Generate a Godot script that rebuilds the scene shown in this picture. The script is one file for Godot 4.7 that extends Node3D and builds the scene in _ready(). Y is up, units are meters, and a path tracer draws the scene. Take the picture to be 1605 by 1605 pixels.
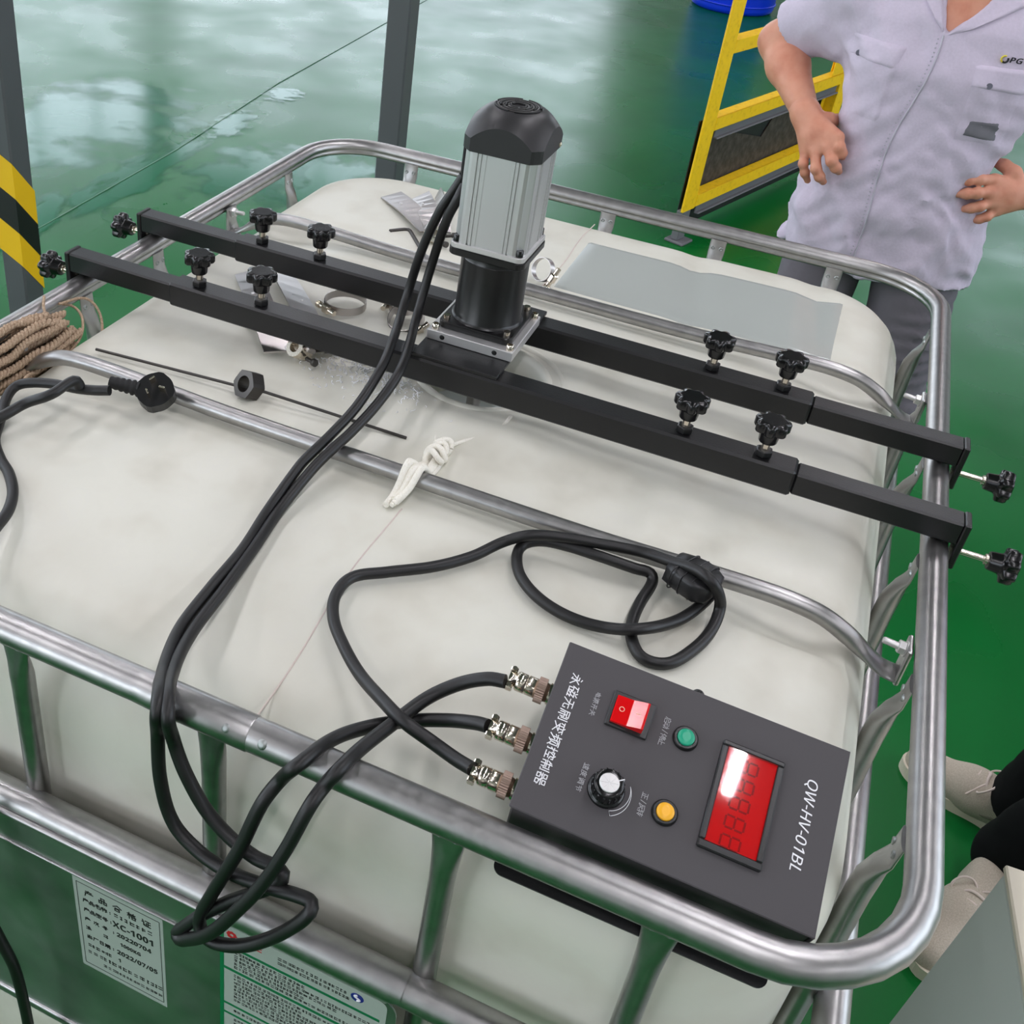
extends Node3D
# An industrial mixer clamped on a caged liquid container in a green-floored hall.

const H := 1.16          # centre line of the cage's top rail
const RX := 0.5          # half the rail's spans
const RZ := 0.5887
const TOP := 1.146       # top of the plastic tank

var M := {}              # materials
var used := {}

func V(x, y, z) -> Vector3:
	return Vector3(x, y, z)

# ------------------------------------------------------------------ mesh helpers
class G:
	var st := SurfaceTool.new()
	var g := 0
	func _init():
		st.begin(Mesh.PRIMITIVE_TRIANGLES)
	func group() -> int:
		g += 1
		return g
	func tri(a: Vector3, b: Vector3, c: Vector3, s := -1):   # counter-clockwise seen from outside
		st.set_smooth_group(s if s >= 0 else 4294967295)
		st.add_vertex(a); st.add_vertex(c); st.add_vertex(b)
	func quad(a: Vector3, b: Vector3, c: Vector3, d: Vector3, s := -1):
		tri(a, b, c, s); tri(a, c, d, s)
	func out_tri(a: Vector3, b: Vector3, c: Vector3, ctr: Vector3, s := -1):
		if (b - a).cross(c - a).dot((a + b + c) / 3.0 - ctr) < 0.0: tri(a, c, b, s)
		else: tri(a, b, c, s)
	func out_quad(a: Vector3, b: Vector3, c: Vector3, d: Vector3, ctr: Vector3, s := -1):
		out_tri(a, b, c, ctr, s); out_tri(a, c, d, ctr, s)
	func mesh() -> ArrayMesh:
		st.generate_normals()
		st.index()
		return st.commit()
	# a box with chamfered edges; xf places its centre
	func box(xf: Transform3D, size: Vector3, bev := 0.001):
		var h := size * 0.5
		var b: float = minf(bev, minf(h.x, minf(h.y, h.z)) * 0.98)
		var ctr := xf.origin
		var P := func(sx, sy, sz, ax): # corner vertex that lies on the face across axis ax
			var v := Vector3(sx * h.x, sy * h.y, sz * h.z)
			for k in 3:
				if k != ax: v[k] -= signf(v[k]) * b
			return xf * v
		for ax in 3:
			for s in [-1, 1]:
				var c := []
				for q in [[-1, -1], [1, -1], [1, 1], [-1, 1]]:
					var t := [0, 0, 0]
					t[ax] = s; t[(ax + 1) % 3] = q[0]; t[(ax + 2) % 3] = q[1]
					c.append(P.call(t[0], t[1], t[2], ax))
				out_quad(c[0], c[1], c[2], c[3], ctr)
		for ax in 3:   # edges along axis ax
			var u := (ax + 1) % 3
			var w := (ax + 2) % 3
			for su in [-1, 1]:
				for sw in [-1, 1]:
					var t0 := [0, 0, 0]; var t1 := [0, 0, 0]
					t0[ax] = -1; t1[ax] = 1
					t0[u] = su; t1[u] = su; t0[w] = sw; t1[w] = sw
					out_quad(P.call(t0[0], t0[1], t0[2], u), P.call(t1[0], t1[1], t1[2], u), P.call(t1[0], t1[1], t1[2], w), P.call(t0[0], t0[1], t0[2], w), ctr)
		for sx in [-1, 1]:
			for sy in [-1, 1]:
				for sz in [-1, 1]:
					out_tri(P.call(sx, sy, sz, 0), P.call(sx, sy, sz, 1), P.call(sx, sy, sz, 2), ctr)
	# joins rings of points; rings run counter-clockwise seen from the far end (+axis)
	func loft(rings: Array, closed := true, cap0 := true, cap1 := true, s := -2, capflat := true):
		var sg: int = group() if s == -2 else s
		for k in rings.size() - 1:
			var a = rings[k]; var b = rings[k + 1]
			var n: int = a.size()
			for i in (n if closed else n - 1):
				var j := (i + 1) % n
				quad(a[i], a[j], b[j], b[i], sg)
		if cap0: fan(rings[0], true, -1 if capflat else sg)
		if cap1: fan(rings[rings.size() - 1], false, -1 if capflat else sg)
	func fan(r: Array, flip: bool, s := -1):
		var c := Vector3.ZERO
		for p in r: c += p
		c /= r.size()
		for i in r.size():
			var j := (i + 1) % r.size()
			if flip: tri(c, r[j], r[i], s)
			else: tri(c, r[i], r[j], s)
	# a surface of revolution about y; prof: (radius, y) from bottom to top; hard edges where a point is repeated
	func lathe(xf: Transform3D, prof: Array, sides := 24, cap0 := true, cap1 := true):
		var seg := []
		for k in prof.size():
			if k > 0 and prof[k].is_equal_approx(prof[k - 1]):
				_lathe(xf, seg, sides, false, false); seg = []
			seg.append(prof[k])
		_lathe(xf, seg, sides, false, false)
		if cap0: fan(ring(xf, prof[0].x, prof[0].y, sides), true)
		if cap1: fan(ring(xf, prof[-1].x, prof[-1].y, sides), false)
	func ring(xf: Transform3D, r: float, y: float, sides: int) -> Array:
		var o := []
		for i in sides:
			var a := -TAU * i / sides
			o.append(xf * Vector3(r * cos(a), y, r * sin(a)))
		return o
	func _lathe(xf: Transform3D, prof: Array, sides: int, c0: bool, c1: bool):
		if prof.size() < 2: return
		var rs := []
		for p in prof: rs.append(ring(xf, p.x, p.y, sides))
		loft(rs, true, c0, c1)
	# extrudes a counter-clockwise outline (in local x, -z seen from above) from y0 to y1
	func prism(xf: Transform3D, poly: PackedVector2Array, y0: float, y1: float, bev := 0.0, smooth := false):
		var layers := []
		if bev > 0.0:
			var ins := Geometry2D.offset_polygon(poly, -bev)
			if ins.size() == 1 and ins[0].size() == poly.size():
				layers = [[shift(poly, ins[0]), y0], [poly, y0 + bev], [poly, y1 - bev], [shift(poly, ins[0]), y1]]
		if layers.is_empty(): layers = [[poly, y0], [poly, y1]]
		var rings := []
		for l in layers:
			var r := []
			for p in l[0]: r.append(xf * Vector3(p.x, l[1], -p.y))
			rings.append(r)
		loft(rings, true, false, false, group() if smooth else -1)
		for e in [0, 1]:
			var pl: PackedVector2Array = layers[0][0] if e == 0 else layers[-1][0]
			var y: float = y0 if e == 0 else y1
			var idx := Geometry2D.triangulate_polygon(pl)
			for t in idx.size() / 3:
				var a := pl[idx[3 * t]]; var b := pl[idx[3 * t + 1]]; var c := pl[idx[3 * t + 2]]
				if (b - a).cross(c - a) < 0.0: var q := b; b = c; c = q
				var A := xf * Vector3(a.x, y, -a.y); var B := xf * Vector3(b.x, y, -b.y); var C := xf * Vector3(c.x, y, -c.y)
				if e == 0: tri(A, C, B)
				else: tri(A, B, C)
	func shift(p: PackedVector2Array, q: PackedVector2Array) -> PackedVector2Array:   # q rotated so that it starts next to p's first point
		var best := 0
		for i in q.size():
			if q[i].distance_to(p[0]) < q[best].distance_to(p[0]): best = i
		var o := PackedVector2Array()
		for i in q.size(): o.append(q[(best + i) % q.size()])
		return o
	# a pipe along a path; shape: optional cross-section (x outward, y up) in place of a circle
	func tube(path: Array, r: float, sides := 12, caps := true, radii = null, up := Vector3.UP, shape = null, closed := false):
		var n := path.size()
		var rings := []
		var nx := Vector3.ZERO
		for k in n:
			var t: Vector3
			if closed: t = path[(k + 1) % n] - path[(k - 1 + n) % n]
			else: t = path[mini(k + 1, n - 1)] - path[maxi(k - 1, 0)]
			t = t.normalized()
			if k == 0 or shape != null:
				nx = t.cross(up)
				if nx.length() < 0.05: nx = t.cross(Vector3.RIGHT if absf(t.x) < 0.9 else Vector3.FORWARD)
			nx = (nx - t * nx.dot(t)).normalized()
			var ny := nx.cross(t)
			var rr: float = r if radii == null else radii[k]
			var ringp := []
			if shape != null:
				for p in shape: ringp.append(path[k] + nx * p.x * rr + ny * p.y * rr)
			else:
				for i in sides:
					var a := -TAU * i / sides
					ringp.append(path[k] + (nx * cos(a) + ny * sin(a)) * rr)
			rings.append(ringp)
		if closed: rings.append(rings[0])
		loft(rings, true, caps and not closed, caps and not closed)

static func spline(p: Array, step := 0.006) -> Array:
	var c := Curve3D.new()
	c.bake_interval = step
	var n := p.size()
	for i in n:
		var a: Vector3 = p[maxi(i - 1, 0)]; var b: Vector3 = p[mini(i + 1, n - 1)]
		var d := (b - a)
		var li: float = (p[i] - a).length(); var lo: float = (b - p[i]).length()
		var t := d.normalized() if d.length() > 0.0 else Vector3.ZERO
		c.add_point(p[i], -t * li * 0.33, t * lo * 0.33)
	return Array(c.get_baked_points())

# turns local y onto dir
static func aim(pos: Vector3, dir: Vector3, hint := Vector3.FORWARD) -> Transform3D:
	var y := dir.normalized()
	var x := y.cross(hint)
	if x.length() < 0.05: x = y.cross(Vector3.RIGHT)
	x = x.normalized()
	return Transform3D(Basis(x, y, x.cross(y)), pos)

static func rounded(w: float, d: float, r: float, n := 5) -> PackedVector2Array:
	var o := PackedVector2Array()
	for c in [[1, 1, 0], [-1, 1, 1], [-1, -1, 2], [1, -1, 3]]:
		for i in n + 1:
			var a: float = (c[2] + float(i) / n) * PI / 2
			o.append(Vector2(c[0] * (w / 2 - r) + r * cos(a), c[1] * (d / 2 - r) + r * sin(a)))
	return o

static func polar(n: int, f: Callable) -> PackedVector2Array:
	var o := PackedVector2Array()
	for i in n:
		var a := TAU * i / n
		var r: float = f.call(a)
		o.append(Vector2(cos(a), sin(a)) * r)
	return o

# ------------------------------------------------------------------ scene helpers
func numbered(called: String) -> String:
	if not used.has(called):
		used[called] = 0
		return called
	used[called] += 1
	return "%s_%03d" % [called, used[called]]

func obj(called: String, m, mat, parent: Node = null, label := "") -> MeshInstance3D:
	var o := MeshInstance3D.new()
	o.mesh = m.mesh() if m is G else m
	o.material_override = mat
	if parent == null:
		o.name = numbered(called)
		add_child(o)
	else:
		o.name = called
		parent.add_child(o, true)
	if label: o.set_meta("label", label)
	return o

func tag(o: Node, label: String, category: String, group := "") -> Node:
	o.set_meta("label", label)
	o.set_meta("category", category)
	if group: o.set_meta("group", group)
	return o

func thing(called: String, label: String, category: String, at := Vector3.ZERO, group := "") -> Node3D:
	var o := Node3D.new()
	o.name = numbered(called)
	add_child(o)
	o.position = at
	tag(o, label, category, group)
	return o

func struct(called: String, m, mat) -> MeshInstance3D:
	var o := obj(called, m, mat)
	o.set_meta("kind", "structure")
	return o

func bx(a: Vector3, b: Vector3, bev := 0.0) -> G:      # a box from corner to corner
	var q := G.new()
	q.box(Transform3D(Basis(), (a + b) / 2), (b - a).abs(), bev)
	return q

# ------------------------------------------------------------------ materials
func noise_tex(seed_: int, freq: float, ramp: Array, size := 512, oct := 4, type := FastNoiseLite.TYPE_SIMPLEX_SMOOTH) -> NoiseTexture2D:
	var n := FastNoiseLite.new()
	n.seed = seed_; n.frequency = freq; n.noise_type = type; n.fractal_octaves = oct
	var t := NoiseTexture2D.new()
	t.width = size; t.height = size; t.seamless = true; t.noise = n
	var gr := Gradient.new()
	var off := PackedFloat32Array(); var col := PackedColorArray()
	for r in ramp:
		off.append(r[0]); col.append(r[1])
	gr.offsets = off; gr.colors = col
	t.color_ramp = gr
	return t

func grey(v: float) -> Color:
	return Color(v, v, v)

func mat(name_: String, col: Color, rough: float, metal := 0.0, spec := 0.5) -> StandardMaterial3D:
	var m := StandardMaterial3D.new()
	m.resource_name = name_
	m.albedo_color = col; m.roughness = rough; m.metallic = metal; m.metallic_specular = spec
	M[name_] = m
	return m

func textured(m: StandardMaterial3D, col: NoiseTexture2D, rough: NoiseTexture2D, scale: float, world := false):
	m.uv1_triplanar = true
	m.uv1_world_triplanar = world
	m.uv1_scale = Vector3.ONE * scale
	if col: m.albedo_texture = col
	if rough:
		m.roughness_texture = rough
		m.roughness_texture_channel = BaseMaterial3D.TEXTURE_CHANNEL_RED

func bump(seed_: int, freq: float, strength: float, oct := 4, size := 512) -> NoiseTexture2D:
	var t := noise_tex(seed_, freq, [[0.0, Color.BLACK], [1.0, Color.WHITE]], size, oct)
	t.as_normal_map = true
	t.bump_strength = strength
	return t

func make_materials():
	var m := mat("galvanised", Color(0.71, 0.705, 0.70), 1.0, 1.0)
	textured(m, noise_tex(3, 0.02, [[0.0, grey(0.86)], [0.5, grey(0.92)], [1.0, grey(0.97)]]), noise_tex(4, 0.05, [[0.0, grey(0.30)], [1.0, grey(0.42)]]), 4.0)
	m = mat("sheet", Color(0.72, 0.74, 0.73), 1.0, 1.0)
	textured(m, noise_tex(5, 0.008, [[0.0, grey(0.76)], [0.5, grey(0.88)], [1.0, grey(0.96)]]), noise_tex(6, 0.012, [[0.0, grey(0.34)], [1.0, grey(0.48)]]), 2.0)
	m = mat("tank", Color(0.875, 0.87, 0.825), 1.0, 0.0, 0.5)
	textured(m, noise_tex(11, 0.006, [[0.0, Color(0.92, 0.915, 0.90)], [0.3, Color(0.965, 0.96, 0.95)], [0.55, Color(0.99, 0.99, 0.985)], [1.0, Color(1, 1, 1)]], 1024), noise_tex(12, 0.02, [[0.0, grey(0.32)], [1.0, grey(0.52)]]), 1.4)
	m.normal_enabled = true; m.normal_texture = bump(13, 0.03, 3.0, 3); m.normal_scale = 0.08
	m.backlight_enabled = true; m.backlight = Color(0.46, 0.46, 0.41)
	m = mat("tank_panel", Color(0.66, 0.68, 0.66), 0.22, 0.0, 0.5)
	mat("liquid", Color(0.88, 0.91, 0.91), 0.08)
	mat("seam", Color(0.80, 0.745, 0.71), 0.6)
	m = mat("black_paint", Color(0.055, 0.055, 0.06), 0.38, 0.0, 0.5)
	m.normal_enabled = true; m.normal_texture = bump(21, 0.08, 2.0, 2); m.normal_scale = 0.15
	m.uv1_triplanar = true; m.uv1_scale = Vector3.ONE * 8
	m = mat("box_paint", Color(0.285, 0.275, 0.282), 0.62, 0.0, 0.4)
	mat("knob_black", Color(0.045, 0.045, 0.05), 0.22)
	mat("cable_black", Color(0.05, 0.05, 0.05), 0.45)
	mat("rubber", Color(0.07, 0.07, 0.07), 0.7)
	mat("plastic_black", Color(0.06, 0.062, 0.065), 0.33)
	mat("tape", Color(0.10, 0.10, 0.105), 0.4)
	m = mat("aluminium", Color(0.80, 0.80, 0.80), 0.42, 0.92)
	mat("machined", Color(0.82, 0.815, 0.81), 0.4, 0.75)
	mat("nickel", Color(0.86, 0.82, 0.76), 0.16, 1.0)
	mat("copper_nut", Color(0.62, 0.54, 0.49), 0.45, 0.8)
	m = mat("stainless", Color(0.72, 0.70, 0.69), 0.34, 1.0)
	mat("dark_steel", Color(0.30, 0.29, 0.28), 0.42, 0.8)
	m = mat("cap_black", Color(0.15, 0.147, 0.152), 0.4)
	mat("gear_black", Color(0.045, 0.045, 0.047), 0.3)
	mat("grille", Color(0.03, 0.03, 0.03), 0.6)
	mat("white_print", Color(0.90, 0.90, 0.91), 0.5)
	mat("grey_print", Color(0.62, 0.62, 0.63), 0.5)
	m = mat("red_rocker", Color(0.80, 0.05, 0.07), 0.15)
	mat("rocker_print", Color(0.95, 0.72, 0.62), 0.4)
	mat("green_button", Color(0.10, 0.60, 0.46), 0.35)
	mat("yellow_button", Color(0.93, 0.68, 0.14), 0.35)
	m = mat("red_window", Color(0.72, 0.02, 0.04), 0.03)
	m.transparency = BaseMaterial3D.TRANSPARENCY_ALPHA; m.albedo_color.a = 0.35
	m = mat("red_board", Color(0.85, 0.04, 0.07), 0.4)
	m.emission_enabled = true; m.emission = Color(0.9, 0.02, 0.05); m.emission_energy_multiplier = 0.25
	mat("digit_dark", Color(0.22, 0.01, 0.02), 0.3)
	mat("brass_pin", Color(0.80, 0.76, 0.68), 0.25, 1.0)
	m = mat("rope", Color(0.84, 0.775, 0.70), 0.95, 0.0, 0.2)
	textured(m, noise_tex(31, 0.05, [[0.0, Color(0.62, 0.55, 0.5)], [1.0, Color(1.0, 0.98, 0.94)]]), null, 14.0)
	m = mat("string_white", Color(0.93, 0.92, 0.89), 0.8)
	textured(m, noise_tex(33, 0.04, [[0.0, Color(0.86, 0.84, 0.78)], [0.35, Color(0.97, 0.965, 0.94)], [1.0, Color(1, 1, 1)]]), null, 20.0)
	m = mat("shaving", Color(0.9, 0.9, 0.9), 0.25)
	# floor: green epoxy, worn unevenly glossy
	m = mat("epoxy", Color(0.035, 0.39, 0.16), 1.0, 0.0, 0.33)
	textured(m, noise_tex(41, 0.004, [[0.0, Color(0.82, 0.88, 0.84)], [0.5, Color(0.95, 0.97, 0.95)], [1.0, Color(1.0, 1.0, 1.0)]], 1024), noise_tex(42, 0.006, [[0.0, grey(0.20)], [0.5, grey(0.30)], [1.0, grey(0.36)]], 1024, 3), 0.22, true)
	mat("wet_film", Color(0.16, 0.46, 0.32), 0.13)
	mat("floor_joint", Color(0.06, 0.33, 0.17), 0.4)
	m = mat("wall_paint", Color(0.80, 0.81, 0.80), 0.8)
	m = mat("ceiling_paint", Color(0.42, 0.43, 0.43), 0.9)
	m = mat("window_glass", Color(0.75, 0.82, 0.85, 0.12), 0.05)
	m.transparency = BaseMaterial3D.TRANSPARENCY_ALPHA
	mat("window_frame", Color(0.7, 0.72, 0.73), 0.5)
	m = mat("post_grey", Color(0.305, 0.315, 0.325), 0.45)
	mat("tape_yellow", Color(0.90, 0.72, 0.06), 0.45)
	mat("tape_black", Color(0.06, 0.06, 0.06), 0.45)
	m = mat("yellow_paint", Color(0.96, 0.77, 0.06), 0.42)
	textured(m, noise_tex(51, 0.02, [[0.0, Color(0.86, 0.82, 0.7)], [0.3, Color(0.97, 0.97, 0.95)], [1.0, Color(1, 1, 1)]]), null, 3.0)
	m = mat("dirty_plate", Color(0.32, 0.29, 0.26), 0.65, 0.2)
	textured(m, noise_tex(53, 0.015, [[0.0, Color(0.55, 0.5, 0.45)], [1.0, Color(1, 1, 1)]]), null, 3.0)
	mat("bin_black", Color(0.035, 0.04, 0.04), 0.55)
	mat("angle_grey", Color(0.38, 0.38, 0.39), 0.5)
	m = mat("blue_plastic", Color(0.03, 0.20, 0.80), 0.35)
	m = mat("cabinet_grey", Color(0.76, 0.785, 0.765), 0.5)
	m = mat("cabinet_cream", Color(0.80, 0.77, 0.70), 0.55)
	# people
	m = mat("skin", Color(0.83, 0.605, 0.51), 0.5, 0.0, 0.4)
	textured(m, noise_tex(61, 0.012, [[0.0, Color(0.88, 0.76, 0.72)], [0.5, Color(0.97, 0.94, 0.92)], [1.0, Color(1, 1, 1)]]), null, 3.0)
	m.subsurf_scatter_enabled = true; m.subsurf_scatter_strength = 0.08
	m = mat("shirt", Color(0.79, 0.75, 0.815), 0.85, 0.0, 0.3)
	textured(m, noise_tex(63, 0.05, [[0.0, grey(0.95)], [1.0, grey(1.0)]]), null, 5.0)
	m.normal_enabled = true; m.normal_texture = bump(64, 0.05, 3.0, 3); m.normal_scale = 0.2
	m = mat("shirt_stitch", Color(0.70, 0.69, 0.73), 0.9)
	mat("shirt_dark", Color(0.40, 0.40, 0.42), 0.9)
	mat("button_grey", Color(0.42, 0.42, 0.47), 0.4)
	m = mat("trouser", Color(0.42, 0.405, 0.43), 0.9, 0.0, 0.3)
	m.uv1_triplanar = true; m.uv1_scale = Vector3.ONE * 4
	m.normal_enabled = true; m.normal_texture = bump(65, 0.015, 4.0, 3); m.normal_scale = 0.5
	m = mat("trouser_black", Color(0.045, 0.045, 0.05), 0.9, 0.0, 0.3)
	mat("hair", Color(0.03, 0.028, 0.027), 0.5)
	mat("eye_white", Color(0.86, 0.84, 0.82), 0.3)
	mat("lips", Color(0.62, 0.36, 0.32), 0.5)
	m = mat("sneaker", Color(0.78, 0.73, 0.66), 0.8)
	textured(m, noise_tex(67, 0.05, [[0.0, grey(0.82)], [1.0, grey(1.0)]]), null, 10.0)
	mat("sneaker_sole", Color(0.84, 0.80, 0.72), 0.6)
	mat("sneaker_grey", Color(0.50, 0.48, 0.42), 0.8)
	mat("lace", Color(0.82, 0.76, 0.72), 0.8)
	mat("gold", Color(0.85, 0.62, 0.2), 0.25, 1.0)
	m = mat("lamp_white", Color(0.9, 0.9, 0.9), 0.5)
	m = mat("lamp_glow", Color(0.9, 0.9, 0.9), 0.5)
	m.emission_enabled = true; m.emission = Color(1.0, 0.98, 0.94); m.emission_energy_multiplier = 9.0
	mat("wood", Color(0.55, 0.42, 0.28), 0.7)
	mat("sticker_white", Color(0.62, 0.66, 0.63), 0.4, 0.0, 0.5)
	mat("ink", Color(0.06, 0.07, 0.07), 0.6)
	mat("print_green", Color(0.04, 0.42, 0.25), 0.4)
	mat("print_red", Color(0.72, 0.10, 0.16), 0.4)
	mat("print_blue", Color(0.10, 0.13, 0.48), 0.4)
	mat("logo_yellow", Color(0.85, 0.78, 0.25), 0.5)
	mat("logo_black", Color(0.07, 0.07, 0.09), 0.6)

# ------------------------------------------------------------------ camera, light, hall
func make_camera_and_light():
	var cam := Camera3D.new()
	cam.name = "camera"
	cam.projection = Camera3D.PROJECTION_FRUSTUM
	cam.near = 0.05; cam.far = 120.0
	var f := 1685.558
	cam.size = 2.0 * 802.5 / f * cam.near
	cam.frustum_offset = Vector2(802.5 - 640.469, 657.779 - 802.5) / f * cam.near
	cam.transform = Transform3D(Basis(Vector3(0.9114305, 0.0932908, -0.4007384), Vector3(-0.2932226, 0.830521, -0.473556), Vector3(0.2886431, 0.549119, 0.7843172)), Vector3(0.300293, 1.789975, 1.048724))
	add_child(cam)
	cam.current = true
	var we := WorldEnvironment.new()
	we.name = "environment"
	var e := Environment.new()
	var sm := ProceduralSkyMaterial.new()
	sm.sky_top_color = Color(0.78, 0.83, 0.90)
	sm.sky_horizon_color = Color(0.90, 0.915, 0.93)
	sm.ground_bottom_color = Color(0.36, 0.37, 0.36)
	sm.ground_horizon_color = Color(0.6, 0.62, 0.62)
	sm.sky_energy_multiplier = 1.0
	sm.ground_energy_multiplier = 1.0
	sm.sun_angle_max = 0.0
	var sky := Sky.new()
	sky.sky_material = sm
	e.background_mode = Environment.BG_SKY
	e.sky = sky
	e.background_energy_multiplier = 5.0
	e.tonemap_mode = Environment.TONE_MAPPER_LINEAR
	e.tonemap_exposure = 1.35
	e.sdfgi_enabled = true; e.ssao_enabled = true; e.ssil_enabled = true
	we.environment = e
	add_child(we)

# the hall: x -11..8, z -15..10, 6 m high; daylight through the tall windows of the left and back walls
const HX0 := -11.0
const HX1 := 8.0
const HZ0 := -15.0
const HZ1 := 10.0
const HY := 6.0

func wall_with_openings(called: String, along_x: bool, at: float, out: float, a0: float, a1: float, holes: Array):
	# holes: [a0, a1, y0, y1] sorted along the wall
	var q := G.new()
	var add := func(p0, p1, y0, y1):
		if p1 - p0 < 0.001 or y1 - y0 < 0.001: return
		var lo: Vector3; var hi: Vector3
		if along_x:
			lo = Vector3(p0, y0, minf(at, at + out)); hi = Vector3(p1, y1, maxf(at, at + out))
		else:
			lo = Vector3(minf(at, at + out), y0, p0); hi = Vector3(maxf(at, at + out), y1, p1)
		q.box(Transform3D(Basis(), (lo + hi) / 2), hi - lo, 0.001)
	var p := a0
	for h in holes:
		add.call(p, h[0], 0.0, HY)
		add.call(h[0], h[1], 0.0, h[2])
		add.call(h[0], h[1], h[3], HY)
		p = h[1]
	add.call(p, a1, 0.0, HY)
	struct(called, q, M.wall_paint)
	var k := 0
	for h in holes:
		var w := G.new()
		var mid := at + out * 0.5
		var bar := func(p0, p1, y0, y1):
			if along_x: w.box(Transform3D(Basis(), V((p0 + p1) / 2, (y0 + y1) / 2, mid)), V(p1 - p0, y1 - y0, 0.06), 0.004)
			else: w.box(Transform3D(Basis(), V(mid, (y0 + y1) / 2, (p0 + p1) / 2)), V(0.06, y1 - y0, p1 - p0), 0.004)
		bar.call(h[0], h[1], h[2], h[2] + 0.07); bar.call(h[0], h[1], h[3] - 0.07, h[3])
		var n := int(round((h[1] - h[0]) / 1.6))
		for i in n + 1:
			var c: float = h[0] + 0.035 + (h[1] - h[0] - 0.07) * i / n
			bar.call(c - 0.035, c + 0.035, h[2] + 0.07, h[3] - 0.07)
		if h.size() > 4:
			door_n += 1
			struct("door_%d" % door_n, w, M.window_frame)
			continue
		window_n += 1
		var wo := struct("window_%d" % window_n, w, M.window_frame)
		for i in n:
			var c0: float = h[0] + 0.035 + (h[1] - h[0] - 0.07) * i / n + 0.03
			var c1: float = h[0] + 0.035 + (h[1] - h[0] - 0.07) * (i + 1) / n - 0.03
			var g := G.new()
			if along_x: g.box(Transform3D(Basis(), V((c0 + c1) / 2, (h[2] + h[3]) / 2, mid)), V(c1 - c0, h[3] - h[2] - 0.13, 0.006), 0.001)
			else: g.box(Transform3D(Basis(), V(mid, (h[2] + h[3]) / 2, (c0 + c1) / 2)), V(0.006, h[3] - h[2] - 0.13, c1 - c0), 0.001)
			obj("pane", g, M.window_glass, wo)

var window_n := 0
var door_n := 0

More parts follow.
